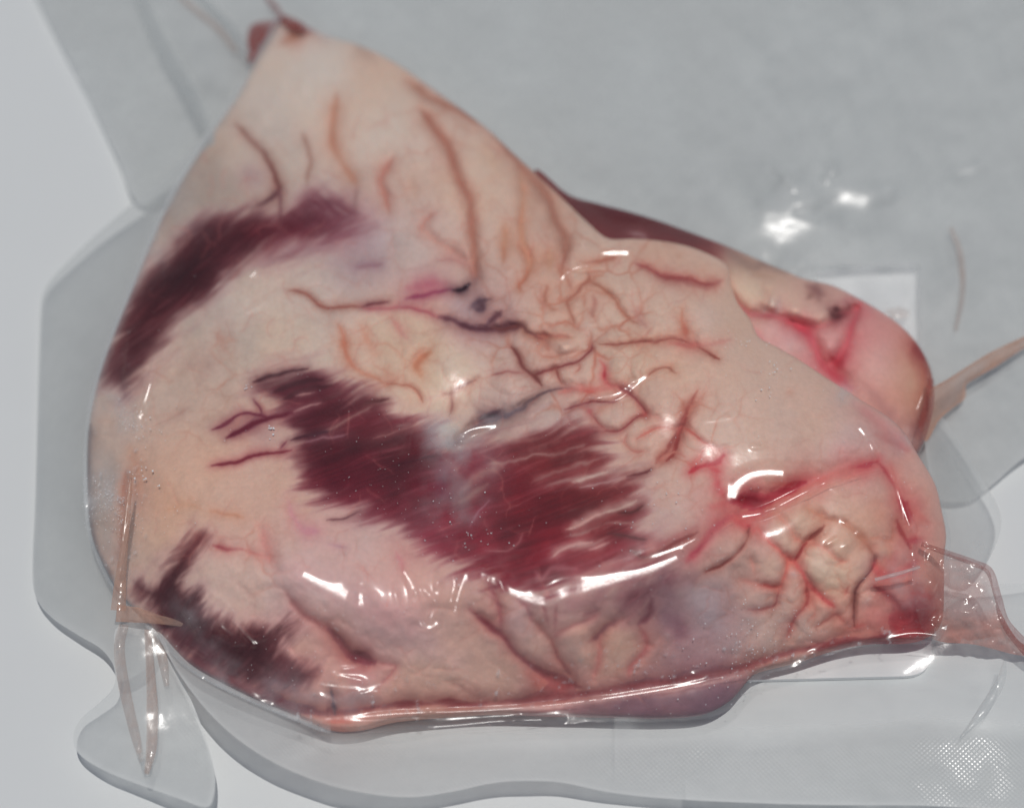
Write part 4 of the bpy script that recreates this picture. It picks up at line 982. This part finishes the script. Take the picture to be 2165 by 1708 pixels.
# outline of the meat with the rear lobe
CLING = smooth([
    (588, 34), (640, 50), (700, 75), (745, 88), (800, 110), (850, 138), (900, 173), (950, 209), (1000, 245), (1040, 277), (1080, 315), (1120, 350), (1160, 385), (1200, 407), (1260, 425), (1330, 443), (1400, 465),
    (1480, 494), (1540, 517), (1600, 543), (1660, 568), (1700, 585), (1760, 599), (1820, 629), (1870, 659), (1909, 685), (1942, 722), (1966, 762), (1977, 800), (1975, 850), (1964, 905), (1950, 950), (1962, 985), (1982, 1021), (1998, 1075), (2010, 1130),
    (2008, 1190), (2008, 1260), (2004, 1320), (1980, 1354), (1926, 1362), (1850, 1364), (1778, 1378), (1690, 1408), (1625, 1425), (1595, 1450), (1560, 1490), (1500, 1517), (1400, 1526), (1290, 1526), (1180, 1530), (1053, 1532), (940, 1540), (837, 1546), (760, 1550), (690, 1548), (640, 1530), (530, 1484),
    (450, 1446), (386, 1406), (325, 1342), (282, 1297), (240, 1250), (206, 1187), (182, 1114), (176, 978), (182, 886), (204, 786), (236, 696), (272, 608), (308, 518), (338, 451), (381, 370), (442, 277), (497, 198), (533, 129), (562, 78)], 4, True)
FS = 2.9
RF = Raster(CLING, FS)
from_b = RB
# sample the meat's heights on the film grid (nearest cell)


def sample(R, H, X, Y, fill):
    i = np.clip(np.rint((X - R.xs[0]) / R.step).astype(int), 0, len(R.xs) - 1)
    j = np.clip(np.rint((Y - R.ys[0]) / R.step).astype(int), 0, len(R.ys) - 1)
    v = np.where(R.need, H, fill)
    return v[j, i]


fb = sample(RB, HB2, RF.X, RF.Y, -99); frr = sample(RR, HR2, RF.X, RF.Y, -99)
top = np.where(fb > -50, fb, frr)
# fill outside by spreading
ok = (top > -50).astype(float); tv = np.where(top > -50, top, 0)
for r in (4, 14):
    num = blur(tv * ok, r); den = blur(ok, r)
    fillv = num / np.maximum(den, 1e-4)
    tv = np.where(ok > 0.5, tv, np.where(den > 0.02, fillv, 6)); ok = np.maximum(ok, (den > 0.02).astype(float))
def dilate(a, r):
    for ax in (0, 1):
        b = a.copy()
        for k in range(1, r + 1):
            for sg in (-k, k):
                b = np.maximum(b, np.roll(a, sg, ax))
        a = b
    return a


HF = blur(dilate(tv, 4), 6)
HF = np.maximum(HF, blur(tv, 9)) + 0.25
HF = HF + blur(np.maximum(tv + 0.15 - HF, 0), 3) * 2


def ridge(H, X, Y, pts, wd, amp, s='W'):
    p = smooth(T(s, pts), 6)
    d, t = line_dist(X, Y, p)
    tp = np.clip(np.minimum(t, 1 - t) * 6, 0, 1)
    return H + amp * np.exp(-(d / wd) ** 2) * tp




def mirror_slope(x, y):
    """slope (dz/dx, dz/dy) of film that mirrors the sun towards the spot the photograph was taken from"""
    kx = (x - 1082.5) / 2165 * (36 / LENS); ky = -(y - 854) / 2165 * (36 / LENS)
    v = -(FWD[None] + kx.reshape(-1, 1) * RIGHT + ky.reshape(-1, 1) * UP)
    v /= np.linalg.norm(v, axis=1)[:, None]
    h = v + SUN_DIR
    return (-h[:, 0] / h[:, 2]).reshape(x.shape), (-h[:, 1] / h[:, 2]).reshape(x.shape)



def slopes(X, Y, H):
    P = place(X.ravel(), Y.ravel(), H.ravel()).reshape(X.shape + (3,))
    n = np.cross(np.gradient(P, axis=1), -np.gradient(P, axis=0))
    nz = np.where(np.abs(n[..., 2]) < 1e-12, 1e-12, n[..., 2])
    return P, np.clip(-n[..., 0] / nz, -2, 2), np.clip(-n[..., 1] / nz, -2, 2)


def crease(H, X, Y, pts, wd, extra=0.0):
    """tight crease of the film that turns towards the light across its width"""
    p = smooth(pts, 8)
    lo = p.min(0) - wd * 4; hi = p.max(0) + wd * 4
    b = (X > lo[0]) & (X < hi[0]) & (Y > lo[1]) & (Y < hi[1])
    Hs = blur(H, 5)
    x, y = X[b], Y[b]
    best = np.full(x.shape, 1e18); qx = np.zeros_like(x); qy = np.zeros_like(x); tt = np.zeros_like(x)
    m_ = len(p) - 1
    for i in range(m_):
        d = p[i + 1] - p[i]
        t = np.clip(((x - p[i, 0]) * d[0] + (y - p[i, 1]) * d[1]) / (d @ d + 1e-9), 0, 1)
        ax, ay = p[i, 0] + t * d[0], p[i, 1] + t * d[1]
        dd = (x - ax) ** 2 + (y - ay) ** 2
        k = dd < best
        best = np.where(k, dd, best); qx = np.where(k, ax, qx); qy = np.where(k, ay, qy); tt = np.where(k, (i + t) / m_, tt)
    fy = np.clip((p[:, 1] - RF.ys[0]) / RF.step, 0, len(RF.ys) - 1.001); fx = np.clip((p[:, 0] - RF.xs[0]) / RF.step, 0, len(RF.xs) - 1.001)
    iy = fy.astype(int); ix = fx.astype(int); fy = fy - iy; fx = fx - ix
    act = (Hs[iy, ix] * (1 - fx) + Hs[iy, ix + 1] * fx) * (1 - fy) + (Hs[iy + 1, ix] * (1 - fx) + Hs[iy + 1, ix + 1] * fx) * fy
    lx, ly = mirror_slope(p[:, 0], p[:, 1])
    cot = 1 / math.tan(PITCH)
    dp = np.diff(p, axis=0)
    inc = (lx[1:] * dp[:, 0] * 0.111 - ly[1:] * dp[:, 1] * 0.111 / math.sin(PITCH)) / (1 + cot * ly[1:])
    run = np.concatenate([[0], np.cumsum(inc)])
    run = run + np.percentile(act - run, 75)
    crest = act + np.clip(run - act, -0.4, 2.2)           # crest shaped to mirror the sun, so its highlight runs unbroken
    Hc = np.interp(tt, np.linspace(0, 1, len(p)), crest)
    mx, my = mirror_slope(qx, qy)
    mm = 0.111                                            # mm of place per unit of the photograph
    dx = (x - qx) * mm; dy = -(y - qy) * mm / math.sin(PITCH)
    env = np.exp(-(best / wd ** 2) ** 2) * np.clip(np.minimum(tt, 1 - tt) * 8, 0, 1)
    facet = Hc + (mx * dx + my * dy) / (1 + cot * my)
    H = H.copy()
    H[b] = H[b] * (1 - env) + facet * env + extra * env
    return H


HF += 0.10 * fbm(RF.X, RF.Y, 55, 201, 3)
for pts, wd, ex in [
    ([(960, 1225), (1010, 1216), (1040, 1226), (1095, 1258), (1150, 1268), (1200, 1246), (1290, 1226), (1370, 1206), (1440, 1172), (1500, 1130)], 21, .3),
    ([(610, 1195), (640, 1214), (700, 1244), (800, 1280)], 24, .2),
    ([(845, 1195), (872, 1240), (878, 1285)], 10, .5),
    ([(928, 1215), (922, 1270), (905, 1325)], 9, .5),
    ([(875, 1305), (905, 1328), (935, 1310)], 10, .4),
    ([(990, 1205), (972, 1250), (958, 1310)], 9, .5),
    ([(1540, 1075), (1565, 1022), (1610, 1001), (1690, 1004)], 20, .5),
    ([(1480, 1120), (1560, 1095), (1620, 1082), (1700, 1042), (1780, 1006), (1880, 982)], 9, .5),
    ([(1340, 1190), (1450, 1150), (1530, 1100), (1560, 1085)], 9, .4),
    ([(1262, 560), (1220, 566), (1192, 583), (1178, 610)], 8, .5),
    ([(1242, 490), (1232, 512), (1240, 535)], 6, .4),
    ([(1250, 540), (1300, 532), (1340, 534)], 9, .6),
    ([(1955, 760), (1956, 810), (1945, 850), (1912, 930)], 7, .5),
    ([(1210, 838), (1290, 838), (1335, 815), (1380, 785)], 9, .3),
    ([(1812, 895), (1832, 925), (1850, 960)], 8, .3),
    ([(1880, 985), (1905, 1060), (1930, 1130)], 7, .3),
    ([(720, 1520), (850, 1508), (1053, 1500), (1269, 1478), (1472, 1444), (1674, 1394)], 6, .3),
    ([(820, 1541), (950, 1534), (1060, 1524), (1200, 1520)], 6, 0),
    ([(1860, 1352), (1930, 1338), (2000, 1345)], 8, .4),
    ([(278, 985), (270, 1060), (257, 1160), (250, 1235)], 6, .5),
    ([(335, 750), (312, 830), (285, 925)], 9, .1),
    ([(530, 590), (545, 568)], 7, .2), ([(1075, 900), (1010, 905), (960, 930)], 9, .2)]:
    HF = crease(HF, RF.X, RF.Y, pts, wd * 1.05, ex)
# small tension wrinkles, most of them where the film is gathered
wr = np.random.default_rng(31)
for cx, cy, sx, sy, n_, ang, sp_ in [(240, 1080, 30, 120, 14, 1.45, .25), (330, 820, 40, 90, 10, 1.9, .3), (420, 1330, 90, 50, 14, 0.5, .5), (700, 1480, 160, 25, 12, 0.1, .3), (1200, 1440, 220, 30, 14, -0.15, .25), (1650, 1360, 120, 30, 10, -0.3, .3),
                                     (1880, 1200, 70, 90, 18, -0.4, .7), (1750, 1020, 120, 40, 10, -0.35, .3), (1850, 900, 60, 60, 12, 0.8, .4), (1250, 560, 80, 40, 12, -0.2, .8), (950, 940, 60, 30, 12, -0.4, .5), (560, 580, 60, 40, 6, -0.5, .4), (900, 1270, 90, 50, 12, 1.3, .5), (1300, 830, 110, 40, 8, -0.3, .4), (420, 480, 40, 120, 8, 2.1, .2)]:
    for k in range(n_):
        x0, y0 = wr.normal(cx, sx), wr.normal(cy, sy); a0 = wr.normal(ang, sp_); L_ = wr.uniform(18, 60)
        p0 = np.array([[x0 - L_ * math.cos(a0), y0 - L_ * math.sin(a0)], [x0 + wr.normal(0, 4), y0 + wr.normal(0, 4)], [x0 + L_ * math.cos(a0), y0 + L_ * math.sin(a0)]])
        j0, j1 = np.searchsorted(RF.ys, [p0[:, 1].min() - 20, p0[:, 1].max() + 20]); i0, i1 = np.searchsorted(RF.xs, [p0[:, 0].min() - 20, p0[:, 0].max() + 20])
        bb = (slice(j0, j1), slice(i0, i1))
        if HF[bb].size:
            HF[bb] = ridge(HF[bb], RF.X[bb], RF.Y[bb], p0, wr.uniform(4.5, 7), wr.uniform(0.12, 0.34))
# how milky the clinging film is
hz = 0.006 + 0.008 * fbm(RF.X, RF.Y, 120, 203, 3)
for x, y, r, a in [(235, 1060, 55, .30), (250, 1180, 45, .28), (270, 900, 30, .2), (240, 860, 40, .22), (1600, 1270, 60, .13), (1560, 1330, 60, .12), (1660, 1340, 40, .15), (400, 1290, 40, .16), (440, 1350, 30, .14), (930, 915, 45, .25),
                   (470, 1430, 40, .18), (600, 1470, 50, .2), (760, 1480, 60, .15), (1880, 1200, 60, .12), (1960, 1230, 60, .28), (1900, 930, 40, .2), (1040, 870, 40, .2), (980, 950, 60, .18), (960, 1060, 70, .15), (1690, 740, 30, .2), (1780, 830, 30, .25), (380, 420, 60, .15), (330, 520, 40, .15)]:
    g = np.exp(-((RF.X - x) ** 2 + (RF.Y - y) ** 2) / r ** 2)
    hz += a * g * np.clip(0.7 + 1.3 * fbm(RF.X, RF.Y, 34, 207, 4), 0, 2)
edge = 1 - sstep(0, 26, RF.d)
hz += 0.22 * edge * (RF.X < 700)
hz += 0.03 * edge
# scraped frost lines
fr_ = np.clip(fbm(RF.X, RF.Y, 12, 209, 3) - 0.42, 0, 1) * 2.2
hz += fr_ * np.exp(-((RF.X - 240) ** 2 / 60 ** 2 + (RF.Y - 1060) ** 2 / 190 ** 2))
hz += 0.7 * fr_ * np.exp(-((RF.Y - (1500 - (RF.X - 700) * 0.13)) / 50) ** 2) * (RF.Y > 1250)
hz = np.clip(hz, 0.0, 0.8)


def sheet(name, R, H, haze, mat, parent, extra=None):
    at = {'haze': R.pick(haze)}
    if extra is not None:
        at['emboss'] = R.pick(extra)
    o = mesh_obj(name, R.verts(H), R.quads, mat, None, True, at)
    return under(o, parent)


clinging = sheet('clinging_film', RF, HF, hz, M_FILM, bag)


def flat_sheet(name, outline, ctrl, haze_f, mat, step=6, noise=0.5, nscale=90, seed=300, emb=None, n=5, hmin=0.6, dents=None):
    R = Raster(smooth(outline, n, True), step)
    H = tps(ctrl, R.X, R.Y, 0.0005)
    calm = np.zeros(R.X.shape)
    for (cx, cy, rx, ry, rot) in dents or ():
        calm = np.maximum(calm, np.exp(-(((R.X - cx) / rx) ** 2 + ((R.Y - cy) / ry) ** 2) * 0.5))
    H = H + noise * fbm(R.X, R.Y, nscale, seed, 3) * (1 - 0.8 * calm)
    for (cx, cy, rx, ry, rot) in dents or ():                  # flat facets of the film turned to the light
        c_, s_ = math.cos(rot), math.sin(rot)
        u = (R.X - cx) * c_ + (R.Y - cy) * s_; v = -(R.X - cx) * s_ + (R.Y - cy) * c_
        q = ((u / rx) ** 2 + (v / ry) ** 2) * (1 + 0.7 * fbm(R.X, R.Y, 34, seed + 5, 2))
        env = np.exp(-np.clip(q, 0, 9) ** 2)
        mx, my = mirror_slope(R.X, R.Y)
        hc = H[q < 0.4].mean()
        plane = hc + (mx * (R.X - cx) * 0.111 - my * (R.Y - cy) * 0.111 / math.sin(PITCH)) / (1 + my / math.tan(PITCH))
        H = H * (1 - env) + plane * env
    H = np.maximum(H, hmin)
    e = emb(R.X, R.Y) if emb else None
    return sheet(name, R, H, np.clip(haze_f(R.X, R.Y, R.d), 0, 0.95), mat, bag, e)


# slack film lying behind the meat
def hz_back(X, Y, d):
    return 0.58 + 0.40 * fbm(X, Y, 95, 311, 4) + 0.05 * fbm(X, Y, 300, 313, 2) + 0.10 * np.exp(-(d / 10) ** 2) - 0.62 * sstep(1700, 1740, X) * (1 - sstep(1936, 1950, X)) * sstep(556, 570, Y) * (1 - sstep(720, 750, Y))


back_ol = [(-20, -220), (60, -40), (120, 80), (190, 215), (250, 340), (296, 432), (420, 420), (700, 480), (1000, 640), (1300, 760), (1700, 900), (1940, 1040), (2040, 1060), (2092, 1030), (2165, 968), (2300, 880), (2440, 780), (2460, 400), (2460, -220), (1700, -240), (1100, -240), (500, -230)]
flat_sheet('slack_film', back_ol,
           [(60, -40, 2), (190, 215, 2.5), (296, 432, 3), (700, 480, 5), (1300, 760, 5), (1940, 1040, 4), (2092, 1030, 3), (2230, 930, 5), (2230, 400, 5), (2200, 0, 4), (1500, 0, 3), (900, 0, 3), (500, 0, 5),
            (1500, 250, 3.5), (1700, 250, 7), (1690, 470, 8.5), (1820, 420, 8), (1700, 600, 7), (1900, 640, 4), (2000, 520, 4), (2030, 600, 7), (2070, 640, 4), (2040, 800, 4), (450, 150, 7), (380, 200, 3)],
           hz_back, M_FLAT, 6, 0.35, 80, 321, dents=[(1668, 478, 120, 72, -0.6), (1806, 422, 84, 34, -0.25), (2040, 365, 34, 12, -0.5)])

# left flange
def hz_left(X, Y, d):
    return 0.58 + 0.10 * fbm(X, Y, 90, 331, 3) + 0.18 * np.exp(-(d / 12) ** 2)


left_ol = [(452, 268), (400, 322), (330, 388), (260, 448), (190, 508), (120, 578), (95, 612), (86, 650), (82, 760), (78, 900), (74, 1050), (68, 1200), (76, 1262), (108, 1304), (165, 1342), (212, 1370), (238, 1402), (252, 1440),
           (300, 1420), (330, 1380), (330, 1340), (290, 1260), (260, 1100), (260, 900), (300, 700), (380, 500), (440, 370)]
flat_sheet('left_flange', left_ol,
           [(452, 268, 15), (330, 388, 9), (190, 508, 5), (95, 612, 3), (82, 760, 2), (74, 1050, 2), (68, 1200, 2.5), (108, 1304, 4.5), (165, 1342, 5.5), (238, 1402, 7), (330, 1380, 8), (260, 1100, 12), (260, 900, 14), (300, 700, 15), (380, 500, 15),
            (140, 800, 4), (130, 1150, 3.5), (180, 1250, 6), (180, 650, 7)],
           hz_left, M_FLAT, 5, 0.35, 90, 341)

# corner tab at the lower left
def hz_tab(X, Y, d):
    return 0.58 + 0.10 * fbm(X, Y, 60, 351, 3) + 0.22 * np.exp(-(d / 9) ** 2)


tab_ol = [(244, 1330), (246, 1400), (240, 1452), (206, 1488), (170, 1520), (155, 1555), (166, 1592), (220, 1628), (300, 1660), (380, 1688), (432, 1706), (450, 1690), (455, 1640), (440, 1575), (415, 1505), (388, 1445), (366, 1400), (345, 1350), (300, 1315)]
corner_tab = flat_sheet('corner_tab', tab_ol,
           [(244, 1330, 12), (240, 1452, 8), (170, 1520, 5), (155, 1555, 6), (220, 1628, 8), (380, 1688, 10), (432, 1706, 10.5), (455, 1640, 7), (415, 1505, 8), (366, 1400, 10), (300, 1315, 13), (300, 1500, 9.5), (310, 1600, 7)],
           hz_tab, M_BAND, 4, 0.3, 60, 361, lambda X, Y: 0.15 * sstep(330, 400, X) * sstep(1480, 1560, Y))

# wide seal along the front
def hz_seal(X, Y, d):
    line = 1566 - 0.02 * (X - 1200) + 12 * fbm(X, Y, 200, 371, 2)
    clear = sstep(-45, 8, Y - line)
    left = 1 - sstep(560, 760, X)
    fog = sstep(-0.05, 0.35, fbm(X, Y, 190, 373, 3) + 0.35 * sstep(1480, 1600, Y) * (X > 1450))
    h = 0.10 + 0.52 * np.maximum(clear, left) + 0.16 * fog * (X > 1300)
    return h + 0.04 * fbm(X * 0.2, Y, 20, 375, 3) + 0.16 * np.exp(-(d / 6) ** 2)


def emb_seal(X, Y):
    a = sstep(1548, 1580, Y) * (1 - sstep(1628, 1650, Y)) * (1 - sstep(1560, 1700, X))
    b = sstep(1545, 1575, Y) * sstep(1880, 1960, X) * (1 - sstep(2120, 2165, X))
    return np.clip((a * 0.1 + b * 0.9 + 0.35 * sstep(1555, 1590, Y)) * (0.75 + 0.5 * fbm(X, Y, 60, 377, 2)), 0, 1.5)


seal_ol = [(335, 1335), (355, 1384), (400, 1455), (455, 1520), (520, 1575), (600, 1622), (700, 1660), (800, 1680), (880, 1684), (960, 1672), (1040, 1655), (1110, 1650), (1190, 1654), (1300, 1676), (1450, 1690), (1700, 1700), (1950, 1702), (2440, 1708),
           (2440, 1500), (2440, 1232), (2230, 1232), (2120, 1234), (2040, 1238), (1980, 1290), (1900, 1330), (1750, 1350), (1600, 1390), (1400, 1440), (1200, 1480), (1000, 1495), (800, 1505), (680, 1510), (540, 1460), (420, 1400)]
flat_sheet('seal_band', seal_ol,
           [(335, 1335, 13), (400, 1455, 15), (455, 1520, 16), (520, 1575, 15), (700, 1660, 13), (880, 1684, 9), (1110, 1650, 9.5), (1300, 1676, 7), (1700, 1700, 5), (2230, 1706, 4),
            (2230, 1500, 4), (2230, 1232, 3), (2040, 1238, 8), (1900, 1330, 8), (1600, 1390, 8), (1400, 1440, 7), (1000, 1495, 7), (680, 1510, 8), (540, 1460, 9.5), (420, 1400, 11),
            (1000, 1560, 7.5), (1400, 1560, 6.5), (1700, 1480, 6), (1900, 1420, 3.5), (2000, 1400, 5), (2080, 1380, 7.5), (2110, 1450, 6.5), (2060, 1520, 5.5), (2020, 1560, 4), (1950, 1500, 3), (2140, 1560, 4.5), (700, 1590, 7), (1800, 1600, 4)],
           hz_seal, M_BAND, 5, 0.25, 80, 381, emb_seal)

# small tab on the right
right_ol = [(1955, 905), (1990, 880), (2040, 950), (2075, 1010), (2105, 1060), (2117, 1100), (2108, 1145), (2085, 1190), (2050, 1215), (2000, 1180), (1985, 1100), (1965, 1000)]
flat_sheet('side_tab', right_ol, [(1955, 905, 10), (2040, 950, 7), (2105, 1060, 6), (2117, 1100, 6), (2085, 1190, 7), (2000, 1180, 10), (1975, 1000, 11), (2040, 1080, 6)],
           lambda X, Y, d: 0.34 + 0.1 * fbm(X, Y, 50, 391, 3) + 0.2 * np.exp(-(d / 8) ** 2), M_FLAT, 4, 0.25, 50, 393)

# pocket at the lower right corner, its edge stained
pocket_ol = [(1935, 1140), (1990, 1165), (2050, 1185), (2090, 1205), (2100, 1240), (2115, 1290), (2150, 1350), (2200, 1385), (2150, 1384), (2060, 1362), (1990, 1356), (1950, 1330), (1930, 1240)]
flat_sheet('corner_pocket', pocket_ol, [(1935, 1140, 22), (2090, 1205, 15), (2115, 1290, 11), (2150, 1360, 6), (2060, 1362, 6), (1990, 1356, 8), (1930, 1240, 20), (2020, 1260, 15)],
           lambda X, Y, d: (0.34 + 0.16 * fbm(X, Y, 40, 395, 3) + 0.5 * sstep(1270, 1330, Y)) * (0.12 + 0.88 * sstep(1955, 2005, X)) + 0.16 * np.exp(-((X - 2030) ** 2 + (Y - 1230) ** 2) / 45 ** 2), M_POCKET, 3, 1.8, 34, 397, hmin=3)


def pleat(name, pts, widths, heights, mat, haze, n=10, label=None, on=None):
    """a narrow standing fold of film: two leaves meeting in a rounded crest"""
    c = smooth(pts, n); m = len(c)
    t = np.linspace(0, 1, m)
    wd = np.interp(t, np.linspace(0, 1, len(widths)), widths); hh = np.interp(t, np.linspace(0, 1, len(heights)), heights)
    d = np.gradient(c, axis=0); d /= np.linalg.norm(d, axis=1)[:, None] + 1e-9
    nr = np.stack([-d[:, 1], d[:, 0]], 1)
    prof = [(-1, -0.25), (-0.85, -0.05), (-0.4, 0.15), (0, 0.25), (0.4, 0.12), (0.85, -0.05), (1, -0.25)]
    V = []; k = len(prof)
    for u, z in prof:
        p = c + nr * (wd * u)[:, None]
        V.append(place(p[:, 0], p[:, 1], hh + z + 0.25 * fbm(p[:, 0], p[:, 1], 12, 401, 2)))
    V = np.stack(V, 1).reshape(-1, 3)
    F = [(i * k + j, i * k + j + 1, (i + 1) * k + j + 1, (i + 1) * k + j) for i in range(m - 1) for j in range(k - 1)]
    hz_ = np.full(len(V), haze * 1.0) + 0.15 * rng.random(len(V))
    hz_ = hz_.reshape(m, k); hz_[:, 0] += 0.2; hz_[:, -1] += 0.12
    o = under(mesh_obj(name, V, F, mat, None, True, {'haze': np.clip(hz_.ravel(), 0, 0.95)}), bag)
    if on:
        o.parent = on; o.location = (0, 0, 0)
    if label:
        o['label'] = label
    return o


pleat('pleat', [(277, 1008), (270, 1080), (262, 1160), (254, 1230), (250, 1290)], [2, 6, 8, 12, 16], [31, 28, 22, 17, 15], M_JUICE, 0.45)
pleat('pleat', [(246, 1296), (290, 1300), (340, 1310), (408, 1322)], [18, 16, 9, 5], [15, 16, 17, 17.5], M_JUICE, 0.5)
pleat('pleat', [(262, 1320), (252, 1370), (262, 1450), (285, 1550), (300, 1610)], [10, 11, 12, 10, 5], [14, 12, 11, 10, 9], M_JUICE, 0.14, on=corner_tab)
pleat('pleat', [(312, 1330), (318, 1420), (322, 1500), (320, 1580), (310, 1635)], [7, 9, 12, 11, 5], [14, 13, 12, 10.5, 9], M_JUICE, 0.24, on=corner_tab)
pleat('pleat', [(330, 1330), (345, 1400), (352, 1450)], [12, 10, 5], [13, 12, 11], M_JUICE, 0.12, on=corner_tab)
pleat('pleat', [(300, 1590), (310, 1620), (312, 1640)], [12, 11, 6], [9.4, 9, 8.5], M_FLAT, 0.3, on=corner_tab)
fo_ = flat_sheet('side_fold', [(1966, 826), (1985, 812), (2003, 802), (2050, 772), (2100, 742), (2165, 712), (2210, 692), (2210, 716), (2165, 736), (2110, 772), (2062, 800), (2042, 815), (2040, 842), (2012, 864), (1984, 890), (1962, 930), (1950, 920), (1962, 870)],
           [(1966, 826, 14), (2003, 802, 13), (2100, 742, 11), (2210, 692, 8), (2210, 716, 6), (2110, 772, 8), (2042, 815, 8), (2012, 864, 8), (1984, 890, 9), (1950, 920, 12)],
           lambda X, Y, d: 0.66 + 0.22 * fbm(X + Y, (X - Y) * 0.25, 22, 611, 3) + 0.35 * np.exp(-(d / 4) ** 2), M_JUICE, 3, 0.5, 26, 613, hmin=3)
fo_['label'] = 'tan juice stained fold standing out beside the rear lobe'
pleat('pleat', [(1968, 800), (1962, 860), (1945, 920), (1925, 970)], [7, 12, 13, 8], [17, 16, 15, 16], M_RED, 0.34)
pleat('pleat', [(1948, 1150), (2000, 1168), (2060, 1190), (2092, 1208), (2110, 1262), (2128, 1320), (2190, 1392)], [5, 6, 7, 8, 8, 10, 16], [21, 20, 17, 16, 13, 10, 5], M_RED, 0.34)
pleat('pleat', [(1850, 1225), (1900, 1212), (1945, 1198)], [4, 4, 3], [24, 24, 24], M_FLAT, 0.35)
flat_sheet('juice_pocket', [(522, 120), (523, 80), (528, 56), (548, 46), (580, 42), (600, 40), (578, 66), (558, 92), (540, 128), (530, 134)],
           [(523, 80, 9), (548, 46, 8), (600, 40, 9), (558, 92, 11), (540, 128, 12), (522, 120, 11)], lambda X, Y, d: 0.72 + 0.15 * fbm(X, Y, 14, 601, 3) - 0.3 * np.exp(-(d / 4) ** 2), M_RED, 2.5, 0.3, 20, 603, hmin=3)
flat_sheet('juice_pocket', [(592, 36), (610, 34), (640, 48), (648, 58), (630, 66), (606, 62)],
           [(592, 36, 11), (640, 48, 15), (630, 66, 17), (606, 62, 14)], lambda X, Y, d: 0.7 + 0.15 * fbm(X, Y, 14, 605, 3) - 0.3 * np.exp(-(d / 4) ** 2), M_RED, 2.5, 0.3, 20, 607, hmin=3)
pleat('pleat', [(600, 45), (585, 20), (560, -10)], [8, 6, 5], [12, 9, 6], M_RED, 0.4)
pleat('pleat', [(525, 120), (490, 60), (430, 0), (400, -30)], [10, 12, 10, 8], [12, 9, 6, 4], M_FLAT, 0.25)
pleat('pleat', [(500, 110), (460, 60), (400, 10), (360, -30)], [5, 6, 6, 5], [11, 8, 6, 4], M_JUICE, 0.2)
pleat('pleat', [(440, 270), (400, 190), (340, 90), (290, -20)], [12, 16, 16, 14], [14, 9, 6, 4], M_FLAT, 0.2)
pleat('pleat', [(2010, 480), (2030, 540), (2035, 620), (2020, 700)], [5, 7, 6, 4], [7, 7, 7, 5], M_JUICE, 0.16)
pleat('pleat', [(2125, 1395), (2115, 1440), (2080, 1500), (2030, 1560)], [3, 10, 12, 2], [8, 7.6, 6.6, 5.2], M_FLAT, 0.04)

# stain on the card
pleat('juice_stain', [(1872, 664), (1900, 662), (1922, 665)], [9, 12, 8], [5.0, 5.0, 5.0], M_JUICE, 0.1)

# frost grains and small bubbles caught on the film: nobody could count them
ico = []
phi = (1 + 5 ** .5) / 2
iv = np.array([(-1, phi, 0), (1, phi, 0), (-1, -phi, 0), (1, -phi, 0), (0, -1, phi), (0, 1, phi), (0, -1, -phi), (0, 1, -phi), (phi, 0, -1), (phi, 0, 1), (-phi, 0, -1), (-phi, 0, 1)]) / math.sqrt(1 + phi * phi)
iF = np.array([(0, 11, 5), (0, 5, 1), (0, 1, 7), (0, 7, 10), (0, 10, 11), (1, 5, 9), (5, 11, 4), (11, 10, 2), (10, 7, 6), (7, 1, 8), (3, 9, 4), (3, 4, 2), (3, 2, 6), (3, 6, 8), (3, 8, 9), (4, 9, 5), (2, 4, 11), (6, 2, 10), (8, 6, 7), (9, 8, 1)])
pos = []
for k in range(420):
    pos.append((rng.uniform(210, 1960), rng.uniform(560, 1500), rng.uniform(0.04, 0.10)))
for (cx, cy, sd, nn, mx) in [(245, 1080, 40, 150, .2), (300, 1000, 12, 16, .45), (210, 1050, 20, 60, .2), (288, 900, 20, 40, .25), (575, 908, 7, 9, .5), (528, 818, 6, 6, .4), (1440, 1110, 40, 14, .3), (1000, 1140, 60, 30, .3), (850, 1060, 120, 90, .14),
                             (1560, 1390, 60, 90, .25), (1650, 1360, 60, 60, .22), (1360, 1100, 50, 30, .25), (1640, 790, 12, 12, .35), (1590, 720, 20, 20, .25), (1620, 830, 10, 6, .4), (1240, 1440, 160, 80, .15), (680, 1340, 60, 40, .2), (1500, 800, 180, 60, .14)]:
    for k in range(nn):
        pos.append((rng.normal(cx, sd), rng.normal(cy, sd), rng.uniform(0.05, mx * 0.62)))
pos = np.array(pos)
fh = sample(RF, HF, pos[:, 0], pos[:, 1], -99)
keep = fh > -50
pos = pos[keep]; fh = fh[keep]
ctr = place(pos[:, 0], pos[:, 1], fh + 0.05)
V = (ctr[:, None, :] + iv[None] * (pos[:, 2, None, None] * 0.001) * np.array([1, 1, 0.7]) * rng.uniform(0.7, 1.3, (len(pos), 12, 1))).reshape(-1, 3)
F = (iF[None] + (np.arange(len(pos)) * 12)[:, None, None]).reshape(-1, 3)
fo = under(mesh_obj('frost_grains', V, F, M_ICE, None, False), bag)
fo.parent = clinging; fo.location = (0, 0, 0)
fo['kind'] = 'stuff'
